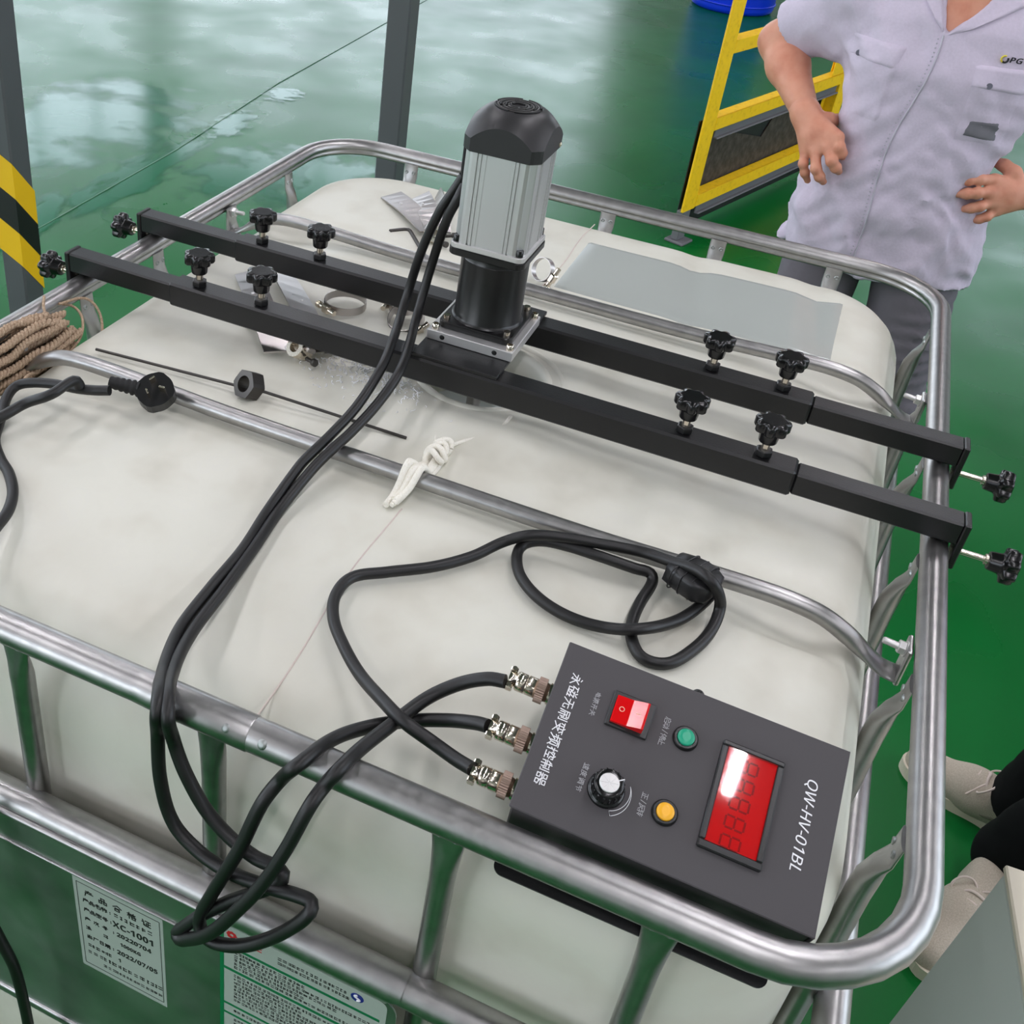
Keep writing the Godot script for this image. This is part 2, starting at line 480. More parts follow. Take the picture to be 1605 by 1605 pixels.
func make_hall():
	struct("floor", bx(V(HX0 - 0.3, -0.25, HZ0 - 0.3), V(HX1 + 0.3, 0, HZ1 + 0.3)), M.epoxy)
	struct("ceiling", bx(V(HX0 - 0.3, HY, HZ0 - 0.3), V(HX1 + 0.3, HY + 0.25, HZ1 + 0.3)), M.ceiling_paint)
	wall_with_openings("wall_left", false, HX0, -0.3, HZ0, HZ1, [[-14.9, -9.0, 1.2, 5.4], [-7.6, -2.6, 1.4, 5.4], [-1.5, 7.5, 0.0, 5.4, false]])
	wall_with_openings("wall_back", true, HZ0, -0.3, HX0, HX1, [[-10.9, -3.2, 0.9, 5.4], [1.0, 5.0, 2.6, 5.0]])
	wall_with_openings("wall_right", false, HX1, 0.3, HZ0, HZ1, [[-9.0, 2.0, 1.4, 5.3]])
	wall_with_openings("wall_front", true, HZ1, 0.3, HX0, HX1, [[-10.0, -3.0, 0.0, 4.9, false]])
	# rows of linear lamps under the ceiling
	var lamp := G.new()
	lamp.box(Transform3D(Basis(), V(0, 0.03, 0)), V(0.07, 0.06, 2.4), 0.005)
	var lm := lamp.mesh()
	var glow := G.new()
	glow.box(Transform3D(Basis(), V(0, -0.012, 0)), V(0.036, 0.02, 2.34), 0.004)
	var gm := glow.mesh()
	for ix in 4:
		for iz in 4:
			var p := V(-6.83 + ix * 4.0, 5.2, -4.57 + iz * 3.7)
			var t := thing("ceiling_lamp", "linear tube lamp under the ceiling, %s row from the back, %s" % [["first", "second", "third", "last"][iz], ["by the left wall", "left of the container", "right of the container", "by the right wall"][ix]], "lamp", p, "linear lamps under the ceiling")
			obj("housing", lm, M.lamp_white, t)
			obj("tube", gm, M.lamp_glow, t)
			for s in [-1, 1]:
				var rod := G.new()
				rod.tube([V(0, 0.06, s), V(0, HY - 5.2, s)], 0.006, 6)
				obj("hanger", rod, M.dark_steel, t)
			var l := AreaLight3D.new()
			l.name = "lamp_light"
			l.area_size = Vector2(0.036, 2.34)
			l.light_energy = 3.6
			l.light_color = Color(0.98, 0.965, 1.0)
			l.area_range = 40.0
			l.area_attenuation = 2.0
			l.shadow_enabled = true
			l.rotation = Vector3(-PI / 2, 0, 0)
			l.position = V(0, -0.03, 0)
			t.add_child(l, true)
	# joint and wet patches in the floor behind the container
	var j := G.new()
	j.tube([V(-2.26, -0.003, 1.5), V(-2.40, -0.003, -2.0), V(-2.47, -0.003, -3.0), V(-2.62, -0.003, -4.2), V(-2.75, -0.003, -6.0), V(-3.2, -0.003, -12.0)], 0.007, 6)
	struct("trim_1", j, M.floor_joint)
	var spots := [[-3.02, -3.10, 0.62, 0.80, 0.15, "large pale wet patch on the floor nearest the striped post"], [-2.03, -2.95, 0.36, 0.52, 0.1, "wet patch on the floor just behind the far left corner of the cage"], [-2.42, -2.62, 0.17, 0.75, 0.06, "narrow wet streak along the floor joint, beside the large patch"], [-1.72, -3.10, 0.26, 0.60, 0.1, "slim wet patch between the grey post and the cage corner"], [-2.45, -1.98, 0.13, 0.45, 0.3, "thin wet streak on the floor in front of the large patch"], [-2.46, -3.45, 0.12, 0.30, 0.2, "small wet streak just beyond the floor joint"], [-2.50, -4.05, 0.14, 0.16, 0.3, "smallest wet streak, farthest along the floor joint"]]
	var nn := FastNoiseLite.new(); nn.seed = 9; nn.frequency = 0.022; nn.fractal_octaves = 5
	for k in spots.size():
		var s = spots[k]
		var im := Image.create(128, 128, false, Image.FORMAT_RGBA8)
		for y in 128:
			for x in 128:
				var d := Vector2(x - 63.5, y - 63.5).length() / 63.5
				var v: float = 1.0 - d + 0.55 * nn.get_noise_2d(x + k * 300.0, y * 1.8)
				im.set_pixel(x, y, Color(1, 1, 1, clampf(smoothstep(0.12, 0.62, v) * smoothstep(1.0, 0.86, d), 0.0, 1.0) * 0.8))
		var m: StandardMaterial3D = M.wet_film.duplicate()
		m.albedo_texture = ImageTexture.create_from_image(im)
		m.transparency = BaseMaterial3D.TRANSPARENCY_ALPHA
		var pm := PlaneMesh.new()
		pm.size = Vector2(s[2] * 2.0, s[3] * 2.0)
		var o := obj("water_film", pm, m)
		o.position = V(s[0], 0.0008 + 0.0004 * k, s[1])
		o.rotation.y = s[4]
		tag(o, s[5], "puddle", "wet patches on the green floor")

# ------------------------------------------------------------------ the caged container
func tank_y(x: float, z: float) -> float:       # height of the moulded top
	var y := TOP
	for s in [-1.0, 1.0]:
		var w: float = exp(-pow((z - s * 0.235) / 0.034, 4.0))
		y -= (0.005 + 0.02 * smoothstep(0.27, 0.45, absf(x))) * w
	# slack, slightly wavy plastic
	y += 0.0022 * sin(x * 9.0 + 1.0) * cos(z * 8.0) + 0.002 * sin(z * 13.0 + x * 4.0)
	var r := V(x, 0, z).length()
	y += 0.004 * exp(-pow((r - 0.12) / 0.035, 2.0))
	# the dents where the posts press in behind the label field
	for px in [0.177, 0.351]:
		y -= 0.006 * exp(-pow((x - px - (z + 0.35) * 0.12) / 0.02, 2.0)) * smoothstep(-0.24, -0.34, z)
	# the front corner sags
	y -= 0.030 * smoothstep(0.40, 0.57, z)
	return y

const TX := 0.468
const TZ := 0.566

func rect_ring(hx: float, hz: float, r: float, n: int) -> Array:   # rounded rectangle, ccw from above, even spacing
	var o := []
	var sx := 2.0 * (hx - r); var sz := 2.0 * (hz - r); var arc := PI / 2 * r
	var tot := 2.0 * (sx + sz) + 4.0 * arc
	for i in n:
		var d := tot * i / n
		var p := Vector2.ZERO
		var segs := [[sz, 0], [arc, 1], [sx, 2], [arc, 3], [sz, 4], [arc, 5], [sx, 6], [arc, 7]]
		for s in segs:
			if d <= s[0] or s[1] == 7:
				var c: float = d
				match s[1]:
					0: p = Vector2(hx, hz - r - c)
					1: p = Vector2(hx - r, -(hz - r)) + Vector2(cos(c / r), -sin(c / r)) * r
					2: p = Vector2(hx - r - c, -hz)
					3: p = Vector2(-(hx - r), -(hz - r)) + Vector2(-sin(c / r), -cos(c / r)) * r
					4: p = Vector2(-hx, -(hz - r) + c)
					5: p = Vector2(-(hx - r), hz - r) + Vector2(-cos(c / r), sin(c / r)) * r
					6: p = Vector2(-(hx - r) + c, hz)
					7: p = Vector2(hx - r, hz - r) + Vector2(sin(c / r), cos(c / r)) * r
				break
			d -= s[0]
		o.append(p)
	return o

func make_container() -> Node3D:
	var t := thing("liquid_container", "large white plastic liquid tank in a galvanised tube cage, in the centre", "container")
	# --- tank
	var q := G.new()
	var rings := []
	var n := 380
	var R := 0.075
	for y in [0.17, 0.4, 0.62, 0.85, 1.0, TOP - R]:
		var r := []
		for p in rect_ring(TX - (0.02 if y < 0.2 else 0.0), TZ - (0.02 if y < 0.2 else 0.0), 0.13, n):
			r.append(V(p.x, y - (0.03 * smoothstep(0.40, 0.57, p.y) if y > 1.03 else 0.0), p.y))
		rings.append(r)
	for k in range(1, 9):
		var a := PI / 2 * k / 8
		var ins := R * (1 - cos(a))
		var r := []
		for p in rect_ring(TX - ins, TZ - ins, 0.13 - ins * 0.6, n):
			r.append(V(p.x, lerpf(TOP - R * (1 - sin(a)) - 0.03 * smoothstep(0.40, 0.57, p.y), tank_y(p.x, p.y), pow(sin(a), 4.0)), p.y))
		rings.append(r)
	var m := 44
	for k in range(1, m + 1):
		var u := float(k) / m
		var r := []
		var base := rect_ring(TX - R, TZ - R, 0.085, n)
		for i in n:
			var ang: float = base[i].angle()
			var circ := Vector2(cos(ang), sin(ang)) * 0.082
			var p: Vector2 = base[i].lerp(circ, u)
			r.append(V(p.x, tank_y(p.x, p.y), p.y))
		rings.append(r)
	q.loft(rings, true, true, false)
	var tank := obj("tank", q, M.tank, t, "white translucent plastic tank")
	# --- filling neck and what is seen through it
	q = G.new()
	q.lathe(Transform3D(), [Vector2(0.084, TOP - 0.01), Vector2(0.082, TOP + 0.004), Vector2(0.078, TOP + 0.007), Vector2(0.074, TOP + 0.006), Vector2(0.071, TOP - 0.002), Vector2(0.070, TOP - 0.02), Vector2(0.071, TOP - 0.06), Vector2(0.1, TOP - 0.075)], 48, false, false)
	q.lathe(Transform3D(), [Vector2(0.0995, TOP + 0.000), Vector2(0.097, TOP + 0.0045), Vector2(0.092, TOP + 0.0045), Vector2(0.088, TOP - 0.001)], 48, false, false)
	obj("neck", q, M.tank, tank)
	q = G.new()
	q.lathe(Transform3D(), [Vector2(0.44, 1.085), Vector2(0.001, 1.085)], 40, false, false)
	obj("liquid_surface", q, M.liquid, tank)
	# --- the smooth label field on the top
	q = G.new()
	var grid := 26
	var gp := func(i, j):
		var x: float = lerpf(-0.012 + 0.002, 0.384, float(i) / grid)
		var z: float = lerpf(-0.278, -0.468, float(j) / grid)
		var e: float = minf(minf(i, grid - i), minf(j, grid - j))
		return V(x, tank_y(x, z) + (0.0016 if e > 0 else -0.004), z)
	var sg := q.group()
	for i in grid:
		for j in grid:
			q.quad(gp.call(i, j), gp.call(i + 1, j), gp.call(i + 1, j + 1), gp.call(i, j + 1), sg)
	obj("label_field", q, M.tank_panel, tank, "smooth grey rectangular field at the back")
	# --- mould seam, down the middle of the front half and across the back
	for span in [[0.272, 0.545, 0.016], [-0.54, -0.262, -0.012]]:
		q = G.new()
		var path := []
		for i in 41:
			var z: float = lerpf(span[0], span[1], i / 40.0)
			path.append(V(span[2] + 0.002 * sin(z * 30.0), tank_y(span[2], z) - 0.0002, z))
		q.tube(path, 0.0009, 6)
		obj("seam", q, M.seam, tank)
	# --- cage: top rail, a tube with a pressed groove on its inner side
	var shape := []
	for i in 28:
		var a := -TAU * i / 28
		var da := absf(wrapf(a - (PI + 0.25), -PI, PI))
		shape.append(Vector2(cos(a), sin(a)) * (1.0 - 0.42 * exp(-pow(da / 0.2, 2.0))))
	q = G.new()
	q.tube(rail_path(RX, RZ, 0.10, H), 0.0132, 12, false, null, Vector3.UP, shape, true)
	var rail := obj("top_rail", q, M.galvanised, t)
	q = G.new()
	q.tube([V(-0.06, H, RZ), V(-0.045, H, RZ), V(0.038, H, RZ), V(0.039, H, RZ)], 0.0138, 20, true, [0.0132, 0.0138, 0.0139, 0.0134])
	obj("joint_sleeve", q, M.galvanised, rail)
	q = G.new()
	for p in [[0.022, 0.65], [0.052, 0.6]]:
		var d := V(0, sin(p[1]), cos(p[1]))
		q.lathe(aim(V(p[0], H, RZ) + d * 0.0128, d), [Vector2(0.004, 0.0), Vector2(0.003, 0.0012), Vector2(0.0012, 0.0014)], 12, false, true)
	obj("crimp_mark", q, M.sheet, rail)
	# --- posts, pressed flat at the top against the inside of the rail
	var posts := []
	for z in [0.446, 0.28, 0.102, -0.086, -0.24, -0.435]: posts.append([V(RX, 0, z), V(1, 0, 0)])
	for z in [0.446, 0.26, 0.097, -0.055, -0.24, -0.414]: posts.append([V(-RX, 0, z), V(-1, 0, 0)])
	for x in [-0.344, -0.17, 0.0, 0.177, 0.351]: posts.append([V(x, 0, -RZ), V(0, 0, -1)])
	for x in [-0.37, -0.183, 0.0, 0.194, 0.346]:
		posts.append([V(x, 0, RZ), V(0, 0, 1)])
	for p in posts:
		var o: Vector3 = p[1]
		var w := o.cross(Vector3.UP)
		var front: bool = o.z > 0.5
		var rr := []
		var y0 := 0.17
		var top := 1.153
		for s in [[top, 0.0125, 0.0022, 0.011], [top - 0.022, 0.0125, 0.003, 0.0125], [top - 0.034, 0.0115, 0.0065, 0.017], [top - 0.05, 0.0105, 0.0095, 0.02], [top - 0.07, 0.0098, 0.0098, 0.021], [y0, 0.0098, 0.0098, 0.021]]:
			var r := []
			for i in 16:
				var a := TAU * i / 16
				r.append(p[0] - o * (s[3] if not front else s[3] * 0.35) + V(0, s[0], 0) + w * (cos(a) * s[1]) + o * (sin(a) * s[2]))
			rr.append(r)
		rr.reverse()
		q = G.new()
		q.loft(rr, true)
		var po := obj("post", q, M.galvanised, t)
		q = G.new()
		for e in [-1, 1]:
			q.lathe(aim(p[0] - o * (0.0125 if not front else 0.002) + V(0, top - 0.013, 0) + w * e * 0.0062, -o if not front else o), [Vector2(0.0042, 0.0), Vector2(0.0030, 0.0028), Vector2(0.0018, 0.003), Vector2(0.0009, 0.0012)], 10, false, true)
		obj("spot_weld", q, M.sheet, po)
	# --- horizontal tubes of the cage
	for y in [0.952, 0.607, 0.2]:
		q = G.new()
		q.tube(rail_path(RX + 0.0, RZ + 0.008, 0.09, y), 0.0145 if y > 0.9 else 0.011, 16, false, null, Vector3.UP, null, true)
		obj("cage_rail", q, M.galvanised, t)
	# --- the two cross tubes over the tank
	for s in [1.0, -1.0]:
		var z: float = 0.235 * s
		var pts := []
		for p in [[-0.487, 1.120], [-0.474, 1.122], [-0.458, 1.132], [-0.436, 1.147], [-0.408, 1.158], [-0.36, 1.161], [-0.2, 1.156], [0.0, 1.1555], [0.2, 1.156], [0.36, 1.161], [0.405, 1.157], [0.430, 1.147], [0.455, 1.132], [0.472, 1.122], [0.487, 1.120]]:
			pts.append(V(p[0], p[1], z))
		pts = spline(pts, 0.012)
		q = G.new()
		var rr := []
		for k in pts.size():
			var tt: Vector3 = (pts[mini(k + 1, pts.size() - 1)] - pts[maxi(k - 1, 0)]).normalized()
			var ny := Vector3.BACK.cross(tt) * -1.0
			ny = tt.cross(Vector3.BACK) * -1.0
			if ny.y < 0: ny = -ny
			var fl: float = smoothstep(0.435, 0.47, absf(pts[k].x))
			var a0 := lerpf(0.0088, 0.0125, fl); var b0 := lerpf(0.0088, 0.0035, fl)
			var r := []
			for i in 16:
				var a := TAU * i / 16
				r.append(pts[k] + Vector3.BACK * cos(a) * -a0 + ny * sin(a) * b0)
			rr.append(r)
		q.loft(rr, true)
		var ct := obj("cross_tube", q, M.galvanised, t)
		for e in [-1.0, 1.0]:
			q = G.new()   # the flattened, turned-up end and its clip
			q.box(Transform3D(Basis(), V(e * 0.4855, 1.137, z)), V(0.0045, 0.042, 0.025), 0.0015)
			obj("end_tab", q, M.galvanised, ct)
			q = G.new()
			var xf := aim(V(e * 0.484, 1.150, z), V(-e, 0.1, 0))
			q.lathe(xf, [Vector2(0.0075, 0.0), Vector2(0.0075, 0.0), Vector2(0.0075, 0.0015), Vector2(0.0075, 0.0015), Vector2(0.0035, 0.0015)], 16)
			q.prism(xf, polar(6, func(_a): return 0.0065), 0.0015, 0.0075, 0.0006)
			q.lathe(xf, [Vector2(0.0032, 0.0075), Vector2(0.0032, 0.019), Vector2(0.0026, 0.0205)], 12, false, true)
			obj("bolt", q, M.machined, ct, "zinc plated bolt and nut")
	# --- sheet with the labels, hooked over the middle rail on the front
	q = G.new()
	var outline := PackedVector2Array()
	for p in rounded(0.56, 0.33, 0.018): outline.append(p + Vector2(-0.095, 0.785))
	q.prism(Transform3D(Basis(Vector3.RIGHT, Vector3.BACK, Vector3.DOWN), V(0, 0, RZ + 0.0215)), outline, 0.0, 0.0015)
	var sheet := obj("label_sheet", q, M.sheet, t, "galvanised sheet with two labels")
	q = G.new()
	q.tube([V(-0.36, 0.9085, RZ + 0.0235), V(0.0, 0.9085, RZ + 0.0235), V(0.004, 0.9085, RZ + 0.0228)], 0.0016, 8)
	obj("fold", q, M.galvanised, sheet)
	q = G.new()
	q.tube([V(-0.36, 0.951, RZ + 0.0235), V(0.03, 0.951, RZ + 0.0235)], 0.0032, 8)
	obj("fold", q, M.galvanised, sheet)
	q = G.new()
	q.tube([V(-0.36, 0.63, RZ + 0.022), V(0.17, 0.63, RZ + 0.022)], 0.004, 8)
	obj("fold", q, M.galvanised, sheet)
	# the lip that wraps over the middle rail on the right
	q = G.new()
	var lip := []
	for i in 13:
		var a := lerpf(1.9, -0.25, i / 12.0)
		lip.append(Vector2(RZ + 0.008 + cos(a) * 0.0155, 0.952 + sin(a) * 0.0155))
	lip.append(Vector2(RZ + 0.0238, 0.9465))
	var lg := q.group()
	for i in lip.size() - 1:
		var xs := [0.03, 0.186 - 0.012 * smoothstep(0.955, 0.945, lip[i].y), 0.186 - 0.012 * smoothstep(0.955, 0.945, lip[i + 1].y)]
		q.quad(V(xs[0], lip[i + 1].y, lip[i + 1].x), V(xs[2], lip[i + 1].y, lip[i + 1].x), V(xs[1], lip[i].y, lip[i].x), V(xs[0], lip[i].y, lip[i].x), lg)
	obj("wrapped_lip", q, M.galvanised, sheet)
	make_labels(sheet)
	# --- pallet under it
	for z in [-0.5, 0.0, 0.5]:
		q = bx(V(-0.48, 0.03, z - 0.05), V(0.48, 0.13, z + 0.05), 0.004)
		obj("pallet_bearer", q, M.dark_steel, t)
	q = bx(V(-0.49, 0.13, -0.58), V(0.49, 0.168, 0.58), 0.004)
	obj("pallet_deck", q, M.sheet, t)
	return t

func rail_path(hx: float, hz: float, r: float, y: float) -> Array:
	var o := []
	var corner := [[1, -1, 0], [-1, -1, 1], [-1, 1, 2], [1, 1, 3]]
	for c in corner:
		var ctr := V(c[0] * (hx - r), y, c[1] * (hz - r))
		# straight run in even steps up to this corner
		for i in 9:
			var a: float = (c[2] + float(i) / 8) * PI / 2
			o.append(ctr + V(cos(a), 0, -sin(a)) * r)
		var nx = corner[(c[2] + 1) % 4]
		var nctr := V(nx[0] * (hx - r), y, nx[1] * (hz - r))
		var a1: float = (c[2] + 1) * PI / 2
		var from := ctr + V(cos(a1), 0, -sin(a1)) * r
		var to := nctr + V(cos(a1), 0, -sin(a1)) * r
		for i in range(1, 24): o.append(from.lerp(to, i / 24.0))
	return o

# ------------------------------------------------------------------ lettering
# Chinese characters as strokes on a 16 x 16 grid (letters a..p, x then y, y downwards), one polyline per word
const GLYPH := {
	"永": "gaib eeie ieio iogn bhgh ghbo ndjh ihpo",
	"磁": "abgb dbai chgh ghgn gncn cnch jakc oamc hepe kehj hjlj ljhn hnln ofmj mjpj pjmn mnpn",
	"无": "dbmb bgog hbhg hgbo jgjm jmln lnon onok",
	"刷": "bbjb jbje jebe bbbh bhao dhdn dhjh jhjm gfgp lclk obon onmn",
	"变": "haib acpc fcfh jcjh cdbg mdog cimi mibp ejnp",
	"频": "dadf dcgc afhf dfdk bhai giap hbpb lbkd idim idod odom lfkm kmhp mmpp",
	"控": "aeee cacn cnbn aiee kalb gcgf gcpc pcpe jdhh mdmg mgph hjoj ljln gnpn",
	"制": "dbbf cdjd ahjh fafo bjbn bjjj jjjn lclk obon onmn",
	"器": "bbgb gbgf gfbf bfbb jbob obof ofjf jfjb ahph hgak iipl bkgk gkgo gobo bobk jkok okoo oojo jojk",
	"电": "ddnd ndnk nkdk dkdd dgng iain inpn pnpl",
	"源": "bacc aecf ancj fbpb fbfi fidp kcjd hdod odoi oihi hihd hfof kikp hkgn nkpn",
	"开": "cbnb ahph fbfh fhco kbkp",
	"关": "eagc lajc cdnd ahph hdhh hhbo iioo",
	"启": "haib ccmc mcmg mgcg cccj cjao ekok okop opep epek",
	"动": "bchc agig egbm bmhm gkin jeoe oeoo onlm mamg mgip",
	"停": "daag cdcp kalb fcpc hehg hgog ogoe oehe fifk fipi pipk hlol lllp",
	"止": "haho dgdo hhnh aopo",
	"速": "bbcd afdf dfdm anco copo fcpc hehi hioi oioe oehe kakm kifm kiom",
	"度": "haib bcpc bcbi biap dfof gdgh ldlh ghlh djnj njdp fkop",
	"调": "bacc afcf cfcn cnel fbfk fkdp fbpb pbpp ppno hdnd kckg hgng hini ninm nmhm hmhi",
	"节": "adpd ebef lblf chnh nhnm nmlm hhhp",
	"正": "bbob hbho hhnh dgdo aopo",
	"反": "oacb dbdi diap dfmf mfcp fhop",
	"转": "bcgc dabg bghg eeep alhk icpc hgpg lakj kjoj ojln jlmo",
	"产": "haib ccnc ecfe ldkf bgpg bgbk bkao",
	"品": "ebkb kbkg kgeg egeb aifi fifo foao aoai jioi oioo oojo joji",
	"合": "haaf iapf ehlh djlj ljlo lodo dodj",
	"格": "adhd dadp ddaj efhi lahf jdod odhj kfpj ikok okop opip ipik",
	"证": "bacc afdf dfdn dnfl gbpb lblo lhph igio fopo",
	"名": "gabf eclc lcbj fegg fioi oiop opfp fpfi",
	"称": "fabc aehe dbdp deaj efhi kahf jdpd pdof mfmo molo jhhl ohpl",
	"型": "abib aeie dbbi gbgi kbkf obog ogng djmj hihp bpop",
	"号": "ebmb mbmf mfef efeb ahph fhej ejlj ljko kohn",
	"日": "dbmb mbmo modo dodb dhmh",
	"期": "adhd cbcl gbgl cggg cjgj alhl clao flho jbjj jjio jbob obop opmo jfof jjoj",
	"出": "habo hahn cccg cgmg mgmc bibn bnnn nnni",
	"厂": "cbpb cbci ciao",
	"次": "bdcf anci hafg gdod odmg jfji jifp jiop",
	"净": "bccf ankl jagd gclc lcjf flpl hghn fgng ngnl imjm",
	"重": "mbdc aepe dglg lgll lldl dldg djlj hchn bnnn apop",
	"/": "kago",
	":": "hfhg hlhm",
}

# draws a character's strokes as flat raised ribbons; xf: x along the line, y up, z out of the surface; at: lower left corner
func glyph(q: G, ch: String, xf: Transform3D, at: Vector2, size: float, weight: float, thick := 0.0003):
	if not GLYPH.has(ch): return
	for w in GLYPH[ch].split(" "):
		var p := []
		for i in w.length() / 2:
			var cx: int = clampi(w.unicode_at(2 * i) - 97, 0, 15)
			var cy: int = clampi(w.unicode_at(2 * i + 1) - 97, 0, 15)
			p.append(at + Vector2(cx / 15.0, 1.0 - cy / 15.0) * size)
		for i in p.size() - 1:
			var d: Vector2 = p[i + 1] - p[i]
			var b := Basis(Vector3(d.x, d.y, 0).normalized(), Vector3(-d.y, d.x, 0).normalized(), Vector3.BACK)
			var c: Vector2 = (p[i] + p[i + 1]) / 2
			q.box(xf * Transform3D(b, V(c.x, c.y, thick / 2)), V(d.length() + weight, weight, thick), 0.00004)

func glyphs(q: G, s: String, xf: Transform3D, at: Vector2, size: float, step: float, weight: float):
	for i in s.length():
		glyph(q, s[i], xf, at + Vector2(step * i, 0), size, weight)

# latin lettering of real thickness; shear leans it to the right
func latin(s: String, height: float, xf: Transform3D, width := 0.0, shear := 0.0, bold := false) -> ArrayMesh:
	var f := SystemFont.new()
	f.font_names = PackedStringArray(["Droid Sans"])
	if bold: f.font_weight = 700
	var tm := TextMesh.new()
	tm.font = f
	tm.text = s
	tm.font_size = 64
	tm.pixel_size = height / 46.0        # capitals are about 46 of 64 pixels high
	tm.depth = 0.0003
	tm.curve_step = 2.0
	tm.horizontal_alignment = HORIZONTAL_ALIGNMENT_LEFT
	tm.vertical_alignment = VERTICAL_ALIGNMENT_BOTTOM
	var box := tm.get_aabb()
	var sx := 1.0
	if width > 0.0 and box.size.x > 0.0: sx = width / box.size.x
	var st := SurfaceTool.new()
	var lean := Transform3D(Basis(V(sx, 0, 0), V(shear, 1, 0), V(0, 0, 1)), V(-box.position.x * sx, -box.position.y, 0.00016))
	for k in tm.get_surface_count():
		st.append_from(tm, k, xf * lean)
	return st.commit()

# rows of small print too fine to read: short dashes of uneven length
func fine_print(q: G, xf: Transform3D, x0: float, x1: float, y: float, h: float, seed_: int):
	var r := RandomNumberGenerator.new()
	r.seed = seed_
	var x := x0
	while x < x1:
		var w := h * r.randf_range(0.35, 0.9)
		for k in 2:
			q.box(xf * Transform3D(Basis(), V(x + w / 2, y + h * (0.25 + 0.5 * k) + h * r.randf_range(-0.1, 0.1), 0.0001)), V(w, h * r.randf_range(0.14, 0.24), 0.0002), 0.00002)
		if r.randf() < 0.7: q.box(xf * Transform3D(Basis(), V(x + w * r.randf(), y + h * 0.5, 0.0001)), V(h * 0.16, h * 0.9, 0.0002), 0.00002)
		x += w + h * r.randf_range(0.15, 0.45)

func make_labels(sheet: Node3D):
	# certificate sticker
	var z := RZ + 0.0233
	var xf := Transform3D(Basis(), V(-0.1285, 0.763, z))
	var q := bx(V(-0.1285, 0.763, z - 0.0003), V(-0.0335, 0.906, z), 0.0001)
	var lab := obj("certificate_label", q, M.sticker_white, sheet, "pale certificate label headed 产品合格证, with XC-1001")
	q = G.new()
	for e in [[0.004, 0.0915, 0.006, 0.0066], [0.004, 0.0915, 0.1352, 0.1358]]:
		q.box(xf * Transform3D(Basis(), V((e[0] + e[1]) / 2, (e[2] + e[3]) / 2, 0.0001)), V(e[1] - e[0], 0.0006, 0.0002), 0.00002)
	for x in [0.004, 0.0915]: q.box(xf * Transform3D(Basis(), V(x, 0.071, 0.0001)), V(0.0006, 0.129, 0.0002), 0.00002)
	glyphs(q, "产品合格证", xf, Vector2(0.0125, 0.119), 0.0085, 0.0152, 0.0011)
	glyphs(q, "产品名称:", xf, Vector2(0.0095, 0.108), 0.0058, 0.0066, 0.0008)
	fine_print(q, xf, 0.043, 0.084, 0.108, 0.006, 5)
	glyphs(q, "产品型号:", xf, Vector2(0.0095, 0.0935), 0.0058, 0.0066, 0.0008)
	glyphs(q, "产", xf, Vector2(0.0095, 0.079), 0.0054, 0.0095, 0.0008)
	glyphs(q, "次号:", xf, Vector2(0.019, 0.079), 0.0054, 0.0095, 0.0008)
	glyphs(q, "净", xf, Vector2(0.0095, 0.065), 0.0054, 0.0095, 0.0008)
	fine_print(q, xf, 0.0285, 0.034, 0.065, 0.0058, 6)
	glyphs(q, "出厂日期:", xf, Vector2(0.0095, 0.0505), 0.0056, 0.0066, 0.0008)
	fine_print(q, xf, 0.0095, 0.034, 0.0365, 0.0056, 7)
	fine_print(q, xf, 0.0085, 0.087, 0.0245, 0.0062, 8)
	fine_print(q, xf, 0.025, 0.087, 0.0135, 0.0045, 9)
	obj("lettering", q, M.ink, lab)
	for s in [["XC-1001", 0.0405, 0.0925, 0.0085, 0.043], ["20220704", 0.044, 0.079, 0.006, 0.037], ["1000KG", 0.047, 0.0655, 0.005, 0.022], ["2022/07/05", 0.0425, 0.0495, 0.0065, 0.044], ["1", 0.043, 0.037, 0.0052, 0.0]]:
		obj("lettering", latin(s[0], s[3], xf * Transform3D(Basis(), V(s[1], s[2], 0)), s[4], 0.0, true), M.ink, lab)
	# information label
	xf = Transform3D(Basis(), V(0.024, 0.631, z))
	q = G.new()
	q.prism(Transform3D(Basis(Vector3.RIGHT, Vector3.BACK, Vector3.DOWN), V(0.1005, 0.788, z - 0.0003)), rounded(0.153, 0.314, 0.008), 0.0, 0.0003)
	lab = obj("information_label", q, M.sticker_white, sheet, "white label with green bars and rows of small print")
	q = G.new()
	q.box(xf * Transform3D(Basis(), V(0.002, 0.157, 0.0001)), V(0.004, 0.30, 0.0002), 0.00002)
	for b in [[0.286, 0.0034, 0.004, 0.148], [0.2515, 0.0036, 0.004, 0.148], [0.1955, 0.003, 0.004, 0.148], [0.180, 0.003, 0.004, 0.148], [0.15, 0.003, 0.004, 0.148], [0.11, 0.003, 0.004, 0.148]]:
		q.box(xf * Transform3D(Basis(), V((b[2] + b[3]) / 2, b[0], 0.0001)), V(b[3] - b[2], b[1], 0.0002), 0.00002)
	obj("green_bar", q, M.print_green, lab)
	q = G.new()
	var rows := [0.303, 0.2965, 0.280, 0.2745, 0.269, 0.2635, 0.258, 0.2445, 0.239, 0.2335, 0.228, 0.2225, 0.217, 0.2115, 0.206, 0.188, 0.173, 0.166, 0.159]
	for i in rows.size():
		fine_print(q, xf, 0.055 if i < 2 else 0.014, 0.118 if i < 2 else 0.14 - 0.03 * float(i % 3), rows[i] - 0.002, 0.0042, 20 + i)
	obj("small_print", q, M.ink, lab)
	q = G.new()
	for i in 8:
		var a := TAU * i / 8
		q.lathe(xf * Transform3D(Basis(Vector3.RIGHT, Vector3.BACK, Vector3.DOWN), V(0.0115 + 0.0034 * cos(a), 0.3035 + 0.0034 * sin(a), 0.0)), [Vector2(0.0019, 0.0), Vector2(0.0018, 0.0002)], 10, false, true)
	obj("red_flower_emblem", q, M.print_red, lab)
	q = G.new()
	fine_print(q, xf, 0.019, 0.035, 0.2985, 0.006, 71)
